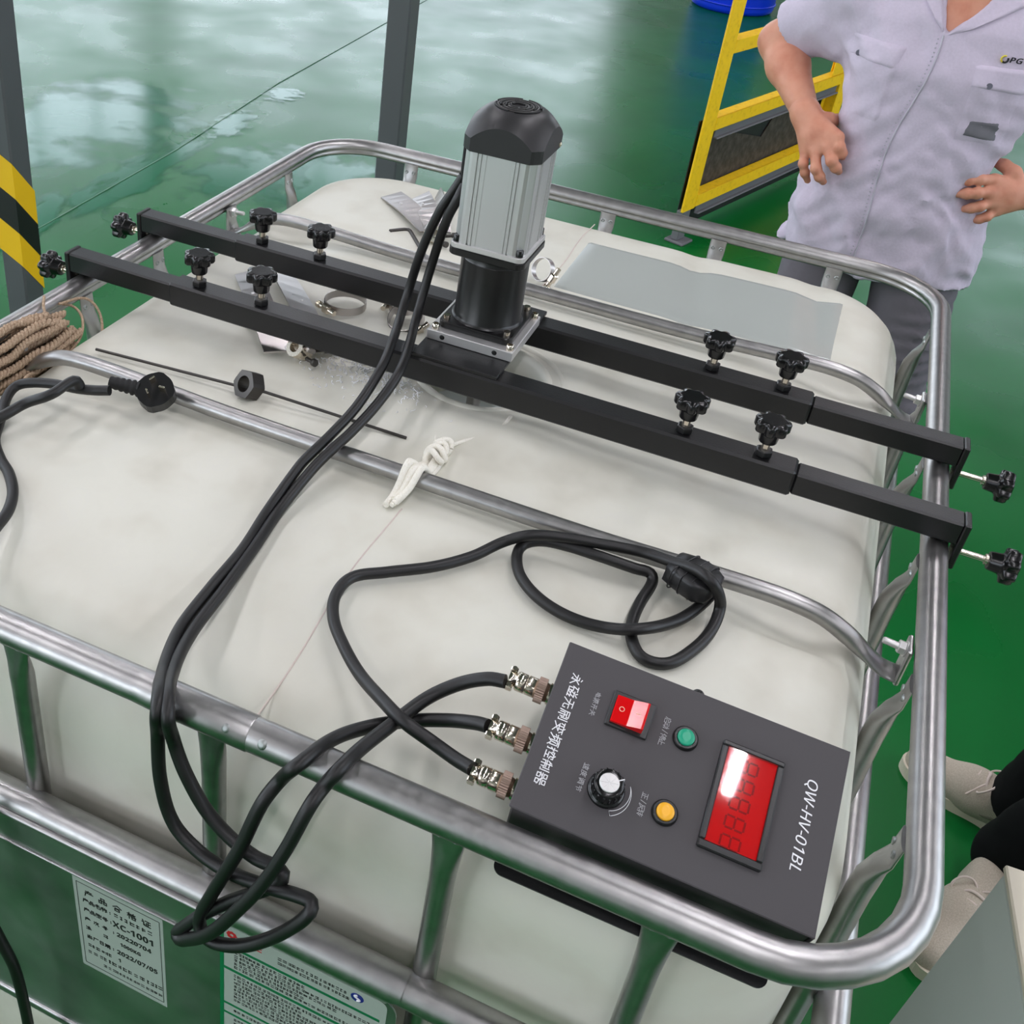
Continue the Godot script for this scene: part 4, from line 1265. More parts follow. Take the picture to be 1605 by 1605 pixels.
const CABLE_PLUG := [Vector3(-0.3039, 1.1830, 0.2953), Vector3(-0.3186, 1.1800, 0.2990), Vector3(-0.3410, 1.1760, 0.3013), Vector3(-0.3706, 1.1710, 0.3003), Vector3(-0.3966, 1.1660, 0.3043), Vector3(-0.4122, 1.1600, 0.3103), Vector3(-0.4108, 1.1560, 0.3270), Vector3(-0.3961, 1.1530, 0.3521), Vector3(-0.3730, 1.1515, 0.3888), Vector3(-0.3488, 1.1515, 0.4093), Vector3(-0.3254, 1.1515, 0.4241), Vector3(-0.3028, 1.1515, 0.4452), Vector3(-0.2886, 1.1515, 0.4676), Vector3(-0.2820, 1.1515, 0.4900), Vector3(-0.2673, 1.1580, 0.5329), Vector3(-0.2388, 1.1785, 0.5855), Vector3(-0.2171, 1.1798, 0.6120), Vector3(-0.2077, 1.1026, 0.6300), Vector3(-0.2112, 0.9499, 0.6400), Vector3(-0.2053, 0.8477, 0.6450), Vector3(-0.1911, 0.8081, 0.6470), Vector3(-0.1788, 0.7734, 0.6480), Vector3(-0.1751, 0.7088, 0.6480), Vector3(-0.1780, 0.6236, 0.6460), Vector3(-0.1857, 0.5049, 0.6440)]
const CABLE_TAIL := [Vector3(-0.3352, 1.1800, 0.3022), Vector3(-0.3376, 1.1880, 0.3043), Vector3(-0.3392, 1.1900, 0.3121), Vector3(-0.3447, 1.1860, 0.3352), Vector3(-0.3699, 1.1720, 0.3449), Vector3(-0.3793, 1.1660, 0.3647), Vector3(-0.3936, 1.1580, 0.3929), Vector3(-0.4072, 1.1515, 0.4223)]

func make_cables():
	for s in [[CABLE_A, "black motor cable that swings farthest left and ends at the middle connector"], [CABLE_B, "black motor cable on the right of the pair, ending at the rear connector"]]:
		var q := G.new()
		q.tube(spline(s[0], 0.005), 0.0053, 12)
		tag(obj("motor_cable", q, M.cable_black), s[1], "cable", "motor cables")
	var q := G.new()
	q.tube(spline(CABLE_POWER, 0.004), 0.0052, 12)
	var pc := obj("power_cable", q, M.cable_black)
	tag(pc, "black power cable looped on the tank, from the front connector to the taped plug", "cable")
	# the taped-up joint on the cross tube: a lumpy block with wrinkled tape
	var t := thing("taped_plug", "lump of black insulating tape round a cable joint on the near cross tube", "plug", V(0.296, 1.1705, 0.262))
	q = G.new()
	var nz := FastNoiseLite.new(); nz.seed = 4; nz.frequency = 60.0
	var rings := []
	var yaw := Basis(Vector3.UP, -0.35)
	for l in [[-0.0225, 0.010, 0.007], [-0.0215, 0.0165, 0.0095], [-0.010, 0.0185, 0.0115], [0.002, 0.0215, 0.0120], [0.012, 0.0205, 0.0118], [0.021, 0.0150, 0.0095], [0.0235, 0.006, 0.006]]:
		var r := []
		for i in 28:
			var a := TAU * i / 28
			var c := signf(cos(a)) * pow(absf(cos(a)), 0.45)
			var s := signf(sin(a)) * pow(absf(sin(a)), 0.45)
			var p := V(l[0], s * l[2], -c * l[1])
			p *= 1.0 + 0.10 * nz.get_noise_3d(p.x * 1.0, p.y, p.z)
			r.append(yaw * p)
		rings.append(r)
	q.loft(rings)
	obj("taped_body", q, M.tape, t)
	q = G.new()
	for k in 3:
		var pa := []
		for i in 18:
			var a := TAU * i / 18
			var c := signf(cos(a)) * pow(absf(cos(a)), 0.45)
			var s := signf(sin(a)) * pow(absf(sin(a)), 0.45)
			pa.append(yaw * V(-0.010 + k * 0.010 + 0.003 * c, s * 0.0120, -c * 0.0205))
		q.tube(pa, 0.0007, 6, false, null, Vector3.UP, null, true)
	obj("tape_edge", q, M.tape, t)
	# mains plug with three flat pins, lying on the cross tube
	q = G.new()
	q.tube(spline(CABLE_PLUG, 0.005), 0.0053, 12)
	var cord := thing("mains_cord", "black mains cord with a three-pin plug resting on the near cross tube", "cord")
	obj("cord", q, M.cable_black, cord)
	var up := V(0.16, 0.86, 0.48).normalized()
	var px := Transform3D(Basis(), Vector3.ZERO)
	var dirx := V(0.93, 0.0, -0.2)
	dirx = (dirx - up * dirx.dot(up)).normalized()
	px = Transform3D(Basis(dirx, up, dirx.cross(up)), V(-0.268, 1.181, 0.268))
	q = G.new()
	q.prism(px, polar(48, func(a): return 0.0195 + (0.0012 if absf(wrapf(a * 4.0, -PI, PI)) < 0.7 else 0.0)), -0.012, 0.0015, 0.0012)
	var pl := obj("plug", q, M.plastic_black, cord)
	q = G.new()
	var rb := []
	var rr := []
	for i in 17:
		rb.append(px * V(-0.0175 - 0.0020 * i, -0.006 + 0.0001 * i, 0.0))
		rr.append(0.0088 - 0.00015 * i if i % 3 != 2 else 0.0062)
	q.tube(rb, 0.008, 14, true, rr)
	obj("strain_relief", q, M.rubber, pl)
	q = G.new()
	for s in [[0.009, 0.0, 0.0], [-0.004, -0.0078, 0.9], [-0.004, 0.0078, -0.9]]:
		q.box(px * Transform3D(Basis(Vector3.UP, s[2]), V(s[0], 0.006, s[1])), V(0.0063, 0.011, 0.0018), 0.0004)
	obj("pin", q, M.brass_pin, pl)
	q = G.new()
	q.tube(spline(CABLE_TAIL, 0.005), 0.0055, 12)
	tag(obj("cord_end", q, M.cable_black), "short bend of black cord crossing above the mains cord, beside the rope coil", "cord")

# ------------------------------------------------------------------ things lying on the tank
func strip_blade(q: G, a: Vector3, b: Vector3, w: float, th: float, twist: float):
	var d := (b - a).normalized()
	var s := d.cross(Vector3.UP).normalized()
	var rings := []
	for k in 9:
		var u := k / 8.0
		var c := a.lerp(b, u) + V(0, 0.004 * sin(u * PI), 0)
		var sv := s.rotated(d, twist * (1.0 - u))
		var nv := sv.cross(d)
		var hw: float = w / 2 * (0.97 if k == 0 else 1.0)
		rings.append([c - sv * hw - nv * th / 2, c + sv * hw - nv * th / 2, c + sv * hw + nv * th / 2, c - sv * hw + nv * th / 2])
	q.loft(rings, true, true, true, -1)

func make_impeller(label: String, hub: Vector3, blades: Array, axis: Vector3):
	var t := thing("impeller", label, "impeller", hub)
	for b in blades:
		var q := G.new()
		strip_blade(q, b[0] - hub, b[1] - hub, b[2], 0.0022, b[3])
		var bl := obj("blade", q, M.stainless, t)
		q = G.new()
		for e in [-0.005, 0.006]:
			var c: Vector3 = b[0].lerp(b[1], 0.36 + e * 4.0) - hub + V(e, 0.0035, 0)
			q.lathe(Transform3D(Basis(), c), [Vector2(0.0024, 0.0), Vector2(0.0022, 0.0012), Vector2(0.0012, 0.0018)], 12, false, true)
		obj("rivet", q, M.machined, bl)
	var q := G.new()
	var xf := aim(Vector3.ZERO, axis)
	q.lathe(xf, [Vector2(0.0065, -0.011), Vector2(0.0118, -0.011), Vector2(0.0118, -0.011), Vector2(0.0122, -0.010), Vector2(0.0122, 0.010), Vector2(0.0118, 0.011), Vector2(0.0118, 0.011), Vector2(0.0065, 0.011), Vector2(0.0065, 0.011), Vector2(0.0062, -0.011)], 24, false, false)
	var h := obj("hub", q, M.nickel, t)
	q = G.new()
	for e in [-1, 1]:
		q.box(xf * Transform3D(Basis(Vector3.UP, 0.5), V(e * 0.013, 0, 0)), V(0.006, 0.013, 0.014), 0.001)
	obj("lug", q, M.stainless, h)
	for e in [0, 1]:
		q = G.new()
		var bx_ := aim(V(0.012, -0.006 + 0.003 * e, 0.006 - 0.016 * e), V(1, 0.15, 0.5 - e))
		q.lathe(bx_, [Vector2(0.0025, 0), Vector2(0.0025, 0.013), Vector2(0.0025, 0.013), Vector2(0.0045, 0.013), Vector2(0.0045, 0.0175), Vector2(0.004, 0.018)], 12)
		obj("bolt", q, M.dark_steel, h)

func hose_clamp(label: String, c: Vector3, r: float, h: float, basis: Basis, at_ang: float):
	var t := thing("hose_clamp", label, "hose clamp", c, "steel hose clamps on the tank")
	t.basis = basis
	var q := G.new()
	var a := []
	var n := 60
	for k in 2:
		var r0: float = r if k == 0 else r - 0.0009
		var ra := []; var rb := []
		for i in n:
			var an := -TAU * i / n
			ra.append(V(cos(an) * r0, 0.0003, sin(an) * r0)); rb.append(V(cos(an) * r0, h, sin(an) * r0))
		a.append([ra, rb])
	var s0 := q.group()
	for i in n:
		var j := (i + 1) % n
		q.quad(a[0][0][i], a[0][0][j], a[0][1][j], a[0][1][i], s0)
		q.quad(a[1][0][j], a[1][0][i], a[1][1][i], a[1][1][j], s0)
		q.quad(a[0][1][i], a[0][1][j], a[1][1][j], a[1][1][i])
		q.quad(a[0][0][j], a[0][0][i], a[1][0][i], a[1][0][j])
	obj("band", q, M.stainless, t)
	q = G.new()
	for i in 40:
		var an := at_ang + 0.35 + 2.9 * i / 40.0
		q.box(Transform3D(Basis(Vector3.UP, -an), V(cos(an) * (r + 0.0002), h / 2, sin(an) * (r + 0.0002))), V(0.0006, h * 0.6, 0.0011), 0.0001)
	obj("band_tooth", q, M.dark_steel, t)
	q = G.new()
	var xf := Transform3D(Basis(Vector3.UP, -at_ang), V(cos(at_ang) * (r + 0.004), h / 2, sin(at_ang) * (r + 0.004)))
	q.box(xf, V(0.008, h * 1.1, 0.013), 0.0015)
	q.lathe(xf * Transform3D(Basis(Vector3.RIGHT, PI / 2), V(0, 0, -0.016)), [Vector2(0.0035, 0), Vector2(0.0035, 0.028), Vector2(0.0035, 0.028), Vector2(0.0048, 0.028), Vector2(0.0048, 0.033)], 12)
	obj("worm_screw", q, M.nickel, t)

func make_small_things():
	make_impeller("folding steel impeller with two broad flat blades, under the left end of the near bar", V(-0.198, 1.162, 0.083), [[V(-0.362, 1.152, -0.072), V(-0.222, 1.155, 0.092), 0.033, 0.25], [V(-0.318, 1.152, -0.092), V(-0.178, 1.155, 0.062), 0.031, -0.2]], V(-0.3, 0.6, 0.8))
	make_impeller("steel impeller with splayed blades lying behind the far bar, left of the motor", V(-0.196, 1.160, -0.315), [[V(-0.318, 1.151, -0.437), V(-0.205, 1.158, -0.33), 0.036, 0.2], [V(-0.272, 1.158, -0.448), V(-0.200, 1.160, -0.33), 0.030, 0.5], [V(-0.258, 1.150, -0.482), V(-0.19, 1.160, -0.33), 0.03, 1.2]], V(0.6, 0.4, 0.6))
	hose_clamp("open ring hose clamp with a worm screw, between the two black bars on the left", V(-0.213, 1.1475, -0.066), 0.0270, 0.0105, Basis(), 2.0)
	hose_clamp("hose clamp leaning on its side just left of the motor plate", V(-0.128, 1.150, -0.070), 0.023, 0.011, Basis(V(1, 0, 0.3).normalized(), 0.55), 0.6)
	hose_clamp("small hose clamp lying half hidden behind the leaning clamp", V(-0.148, 1.1475, -0.098), 0.0165, 0.010, Basis(), 3.0)
	hose_clamp("small hose clamp standing behind the motor, right of the gearbox", V(-0.016, 1.166, -0.285), 0.0165, 0.010, Basis(Vector3.RIGHT, 1.2) * Basis(Vector3.BACK, 0.4), 0.4)
	# hex key
	var q := G.new()
	var hx := []
	for i in 6: hx.append(Vector2(cos(-TAU * i / 6), sin(-TAU * i / 6)))
	var pa := [V(-0.262, 1.150, -0.310), V(-0.252, 1.150, -0.322), V(-0.246, 1.150, -0.328), V(-0.241, 1.150, -0.330), V(-0.236, 1.150, -0.327), V(-0.225, 1.150, -0.313), V(-0.19, 1.150, -0.268), V(-0.165, 1.150, -0.236)]
	q.tube(pa, 0.0031, 6, true, null, Vector3.UP, hx)
	tag(obj("hex_key", q, M.dark_steel), "dark bent hex key lying beside the splayed impeller", "hex key")
	# thin rod through a hexagon die nut
	var t := thing("threaded_rod", "thin steel rod with a dark hexagon nut in the middle, behind the near cross tube", "rod", V(-0.207, 1.150, 0.182))
	q = G.new()
	q.tube([V(-0.194, 0.001, 0.011), V(-0.012, 0.007, 0.001)], 0.0017, 8)
	q.tube([V(0.012, 0.009, -0.001), V(0.183, 0.000, -0.014)], 0.0017, 8)
	obj("rod", q, M.dark_steel, t)
	q = G.new()
	var xf := aim(V(0, 0.012, 0), V(-0.35, 0.45, 0.75))
	var hexo := []; var hexi := []
	var rings := [[], [], [], [], []]
	for i in 24:
		var a := TAU * i / 24
		var ro: float = 0.0148 / maxf(0.001, cos(wrapf(a, -PI / 6, PI / 6)))
		rings[0].append(xf * V(cos(a) * 0.0092, -0.0085, -sin(a) * 0.0092))
		rings[1].append(xf * V(cos(a) * minf(ro, 0.0165), -0.0085, -sin(a) * minf(ro, 0.0165)))
		rings[2].append(xf * V(cos(a) * minf(ro, 0.0165), 0.0085, -sin(a) * minf(ro, 0.0165)))
		rings[3].append(xf * V(cos(a) * 0.0092, 0.0085, -sin(a) * 0.0092))
	rings[4] = rings[0]
	q.loft(rings, true, false, false, -1)
	obj("hexagon_nut", q, M.dark_steel, t)
	# swarf
	var mm := MultiMesh.new()
	mm.transform_format = MultiMesh.TRANSFORM_3D
	q = G.new()
	var sw := []
	for i in 9: sw.append(V(0.005 * (i / 8.0 - 0.5), 0.0009 * sin(i * 0.8), 0.0016 * cos(i * 0.6)))
	q.tube(sw, 0.00045, 5)
	mm.mesh = q.mesh()
	var n := 420
	mm.instance_count = n
	var r := RandomNumberGenerator.new(); r.seed = 77
	for i in n:
		var x: float; var z: float
		if i < 260:
			x = -0.088 + r.randfn(0, 0.030); z = 0.072 + r.randfn(0, 0.028)
		else:
			x = -0.150 + r.randfn(0, 0.030); z = 0.062 + r.randfn(0, 0.022)
		if V(x, 0, z).length() < 0.088: x -= 0.05
		var s := r.randf_range(0.5, 1.7)
		mm.set_instance_transform(i, Transform3D(Basis.from_euler(V(r.randf_range(-0.5, 0.5), r.randf() * TAU, r.randf() * TAU)).scaled(Vector3.ONE * s), V(x, tank_y(x, z) + 0.0006, z)))
	var mi := MultiMeshInstance3D.new()
	mi.name = "plastic_shavings"
	mi.multimesh = mm
	mi.material_override = M.shaving
	mi.set_meta("kind", "stuff")
	tag(mi, "clear plastic shavings scattered on the tank left of the neck", "shavings")
	add_child(mi)
	# frayed white strip tied over the near cross tube
	t = thing("plastic_tie", "frayed white plastic strip tied round the near cross tube at the mould seam", "tie", V(0.008, TOP, 0.235))
	for k in 13:
		q = G.new()
		var pp := []
		var ph := k * 1.3
		for i in 12:
			var u := i / 11.0
			var z: float = lerpf(-0.052, 0.040 + 0.006 * sin(ph * 3.0), u)
			var y: float = 0.0030 + 0.0205 * exp(-pow((z) / 0.0150, 2.0)) + 0.0016 * sin(u * 9.0 + ph)
			var sp: float = 0.0105 * (1.0 - 0.35 * u) * (0.55 + 0.45 * sin(u * PI))
			pp.append(V(0.010 * (1.0 - u) + sp * sin(ph + u * 2.2), y + 0.0016 * cos(ph * 2.0), z))
		q.tube(spline(pp, 0.003), 0.0036 - 0.0001 * k, 8)
		obj("strand", q, M.string_white, t)
	for k in 4:
		q = G.new()
		var pp := []
		for i in 10:
			var a := TAU * i / 9.0
			pp.append(V(0.010 + (0.0085 + 0.002 * sin(k * 2.0)) * cos(a), 0.009 + 0.0075 * sin(a), -0.040 - k * 0.009 + 0.004 * sin(a * 2 + k)))
		q.tube(spline(pp, 0.003), 0.0034, 8)
		obj("knot", q, M.string_white, t)
	q = G.new()
	q.tube(spline([V(0.012, 0.008, -0.066), V(0.022, 0.005, -0.090), V(0.036, 0.004, -0.112), V(0.049, 0.005, -0.138), V(0.053, 0.009, -0.160)], 0.004), 0.0021, 8)
	obj("loose_end", q, M.string_white, t)
	q = G.new()
	q.tube(spline([V(0.004, 0.007, -0.062), V(-0.004, 0.004, -0.08), V(-0.012, 0.004, -0.105), V(-0.010, 0.0055, -0.130)], 0.004), 0.0012, 8)
	obj("loose_end", q, M.string_white, t)

func make_rope():
	var t := thing("rope_coil", "coil of brown twisted rope tied to the left rail beside the near cross tube", "rope", V(-0.486, 1.135, 0.235))
	var r := RandomNumberGenerator.new(); r.seed = 12
	var axis := V(-0.32, -0.16, 0.93).normalized()      # the hank hangs along the rail
	var s1 := axis.cross(Vector3.UP).normalized()
	var s2 := s1.cross(axis)
	for k in 31:
		var ring: int = 0 if k < 5 else (1 if k < 15 else 2)
		var rad: float = [0.006, 0.020, 0.033][ring]
		var an: float = TAU * (k if ring == 0 else (k - 5 if ring == 1 else k - 15)) / [5.0, 10.0, 16.0][ring] + r.randf_range(-0.12, 0.12)
		var path := []
		var l0 := -0.070 + r.randf_range(-0.012, 0.014)
		for i in 12:
			var u := i / 11.0
			var l := lerpf(l0, 0.22, u)
			var sq: float = 1.0 - 0.35 * exp(-pow((l + 0.075) / 0.03, 2.0)) + 0.1 * sin(u * 3.0)
			path.append(axis * l + (s1 * cos(an + u * 0.5) * 0.80 + s2 * sin(an + u * 0.5)) * rad * sq + V(r.randf_range(-1, 1), r.randf_range(-1, 1), r.randf_range(-1, 1)) * 0.0034)
		path = spline(path, 0.003)
		var q := G.new()
		for ply in 2:
			var pp := []
			for i in path.size():
				var tt: Vector3 = (path[mini(i + 1, path.size() - 1)] - path[maxi(i - 1, 0)]).normalized()
				var nx := tt.cross(Vector3.UP).normalized()
				var ny := nx.cross(tt)
				var a := i * 0.003 / 0.0075 * PI + ply * PI + k
				pp.append(path[i] + (nx * cos(a) + ny * sin(a)) * 0.0027)
			q.tube(pp, 0.0026, 7)
		obj("strand", q, M.rope, t)
	# thin lashings
	for c in [[V(0.0, 0.030, -0.085), V(0.012, 0.024, -0.122), V(0.034, 0.006, -0.118), V(0.052, -0.012, -0.085), V(0.040, -0.03, -0.055), V(0.02, -0.03, -0.05)], [V(-0.01, 0.030, -0.06), V(-0.004, 0.022, -0.10), V(0.022, 0.020, -0.095), V(0.042, 0.008, -0.07), V(0.038, -0.01, -0.045), V(0.03, -0.026, -0.02)], [V(0.035, -0.01, 0.0), V(0.046, 0.004, 0.03), V(0.05, -0.004, 0.055), V(0.038, -0.012, 0.06)], [V(-0.012, 0.041, -0.075), V(0.004, 0.038, -0.055), V(0.02, 0.025, -0.045), V(0.034, 0.0, -0.05)]]:
		var q := G.new()
		q.tube(spline(c, 0.004), 0.0017, 7)
		obj("lashing", q, M.rope, t)

# ------------------------------------------------------------------ things around the container
func striped_post():
	var t := thing("steel_post", "grey steel post with yellow and black hazard stripes at the left edge", "post", V(-1.275, 0, -0.647))
	var q := G.new()
	q.box(Transform3D(Basis(), V(0, 1.5, 0)), V(0.058, 3.0, 0.058), 0.004)
	obj("shaft", q, M.post_grey, t)
	q = G.new()
	q.box(Transform3D(Basis(), V(0, 0.006, 0)), V(0.16, 0.012, 0.16), 0.002)
	obj("foot_plate", q, M.post_grey, t)
	for k in 3:
		q = G.new()
		var b := Basis(V(1, -0.5, 0), V(0, 1, 0), V(0, 1.3, 1))
		q.box(Transform3D(b, V(0, 0.712 + k * 0.078, 0)), V(0.0596, 0.078, 0.0596), 0.0001)
		obj("hazard_band", q, M.tape_yellow if k % 2 == 0 else M.tape_black, t, "yellow tape band" if k % 2 == 0 else "black tape band")

func back_post():
	var t := thing("steel_post", "plain dark grey steel post behind the far rail of the cage", "post", V(-0.878, 0, -1.755))
	var q := G.new()
	q.box(Transform3D(Basis(), V(0, 2.0, 0)), V(0.066, 4.0, 0.066), 0.004)
	obj("shaft", q, M.post_grey, t)
	q = G.new()
	q.box(Transform3D(Basis(), V(0, 0.006, 0)), V(0.18, 0.012, 0.18), 0.002)
	obj("foot_plate", q, M.post_grey, t)

func guard_frame():
	# local axes: x along the frame, y up, z towards the camera's side
	var t := thing("guard_frame", "yellow welded steel frame with dark sheet panels, behind the far rail", "frame", V(-0.205, 0, -3.378))
	var u := V(0.32, 0, -0.947).normalized()
	t.basis = Basis(u, Vector3.UP, u.cross(Vector3.UP))
	var part := func(called: String, boxes: Array, m, lab := ""):
		var q := G.new()
		for b in boxes:
			q.box(Transform3D(Basis(), (b[0] + b[1]) / 2), b[1] - b[0], 0.003)
		return obj(called, q, m, t, lab)
	part.call("upright", [[V(-0.025, 0.14, -0.006), V(0.075, 1.7, 0.006)], [V(0.075, 0.14, -0.05), V(0.110, 1.7, -0.044)], [V(0.069, 0.14, -0.05), V(0.075, 1.7, 0.006)]], M.yellow_paint)
	part.call("upright", [[V(1.335, 0.14, -0.006), V(1.435, 1.7, 0.006)], [V(1.300, 0.14, -0.05), V(1.335, 1.7, -0.044)], [V(1.335, 0.14, -0.05), V(1.341, 1.7, 0.006)]], M.yellow_paint)
	for y in [0.2, 0.53, 0.84, 1.30, 1.68]:
		var rail = part.call("cross_bar", [[V(0.075, y - 0.056, 0.0), V(1.335, y, 0.006)], [V(0.075, y - 0.006, -0.045), V(1.335, y, 0.006)]], M.yellow_paint)
		if y < 0.6:
			part.call("kick_strip", [[V(0.115, y - 0.098, -0.012), V(1.33, y - 0.060, -0.006)], [V(0.115, y - 0.098, -0.012), V(1.33, y - 0.092, 0.010)]], M.angle_grey)
	part.call("gusset", [[V(1.20, 0.53, -0.002), V(1.335, 0.60, 0.004)], [V(1.26, 0.60, -0.002), V(1.335, 0.66, 0.004)]], M.yellow_paint)
	# infill
	var sheet := func(called: String, poly: Array, z: float, m, lab: String):
		var q := G.new()
		var pv := PackedVector2Array()
		for p in poly: pv.append(Vector2(p[0], p[1]))
		q.prism(Transform3D(Basis(Vector3.RIGHT, Vector3.BACK, Vector3.DOWN), V(0, 0, z)), pv, 0.0, 0.004)
		return obj(called, q, m, t, lab)
	sheet.call("back_sheet", [[0.06, 0.02], [1.34, 0.02], [1.34, 0.50], [0.06, 0.50]], -0.062, M.bin_black, "black sheet behind the bars")
	sheet.call("dirty_panel", [[0.112, 0.16], [0.83, 0.16], [0.72, 0.312], [0.36, 0.402], [0.15, 0.452]], -0.055, M.dirty_plate, "stained brown-grey sheet")
	sheet.call("side_panel", [[0.80, 0.16], [1.32, 0.16], [1.32, 0.36], [1.0, 0.40], [0.80, 0.415], [0.70, 0.312]], -0.056, M.dirty_plate, "stained grey sheet")
	for x in [0.02, 1.38]:
		part.call("foot", [[V(x - 0.045, 0.0, -0.05), V(x + 0.045, 0.012, 0.04)], [V(x - 0.03, 0.012, -0.03), V(x + 0.03, 0.14, 0.004)]], M.angle_grey)

func blue_drum():
	var t := thing("drum", "bright blue plastic drum standing on the floor beyond the yellow frame", "drum", V(-0.83, 0, -8.55))
	var q := G.new()
	q.lathe(Transform3D(), [Vector2(0.30, 0.0), Vector2(0.325, 0.012), Vector2(0.335, 0.04), Vector2(0.335, 0.28), Vector2(0.345, 0.30), Vector2(0.335, 0.32), Vector2(0.335, 0.60), Vector2(0.345, 0.62), Vector2(0.335, 0.64), Vector2(0.335, 0.90), Vector2(0.32, 0.93), Vector2(0.29, 0.93)], 48)
	obj("body", q, M.blue_plastic, t)
	q = G.new()
	for y in [0.07, 0.20]:
		var r := []
		for i in 48: r.append(V(cos(TAU * i / 48) * 0.337, y, sin(TAU * i / 48) * 0.337))
		q.tube(r, 0.008, 8, false, null, Vector3.UP, null, true)
	obj("rib", q, M.blue_plastic, t)

func grey_cabinet():
	var t := thing("cabinet", "grey sided cabinet with a cream top at the lower right corner", "cabinet", V(0.701, 0.8, 0.095))
	t.basis = Basis(Vector3.BACK, -0.045) * Basis(Vector3.UP, 0.095)
	var q := G.new()
	q.box(Transform3D(Basis(), V(0.3, -0.41, 0.3)), V(0.6, 0.80, 0.6), 0.004)
	var body := obj("body", q, M.cabinet_grey, t)
	q = G.new()
	q.box(Transform3D(Basis(), V(0.3, -0.004, 0.3)), V(0.604, 0.009, 0.604), 0.002)
	obj("top", q, M.cabinet_cream, t, "cream top")
	q = G.new()
	for p in [[0.335, -0.120, 0.012], [0.345, -0.123, 0.010], [0.355, -0.121, 0.011]]:
		q.box(Transform3D(Basis(), V(-0.0004, p[1], p[0])), V(0.0006, p[2], 0.0012), 0.0001)
	q.tube([V(0.020, 0.001, 0.15), V(0.026, 0.001, 0.148), V(0.030, 0.001, 0.153)], 0.0016, 6)
	obj("scratch", q, M.ink, body)

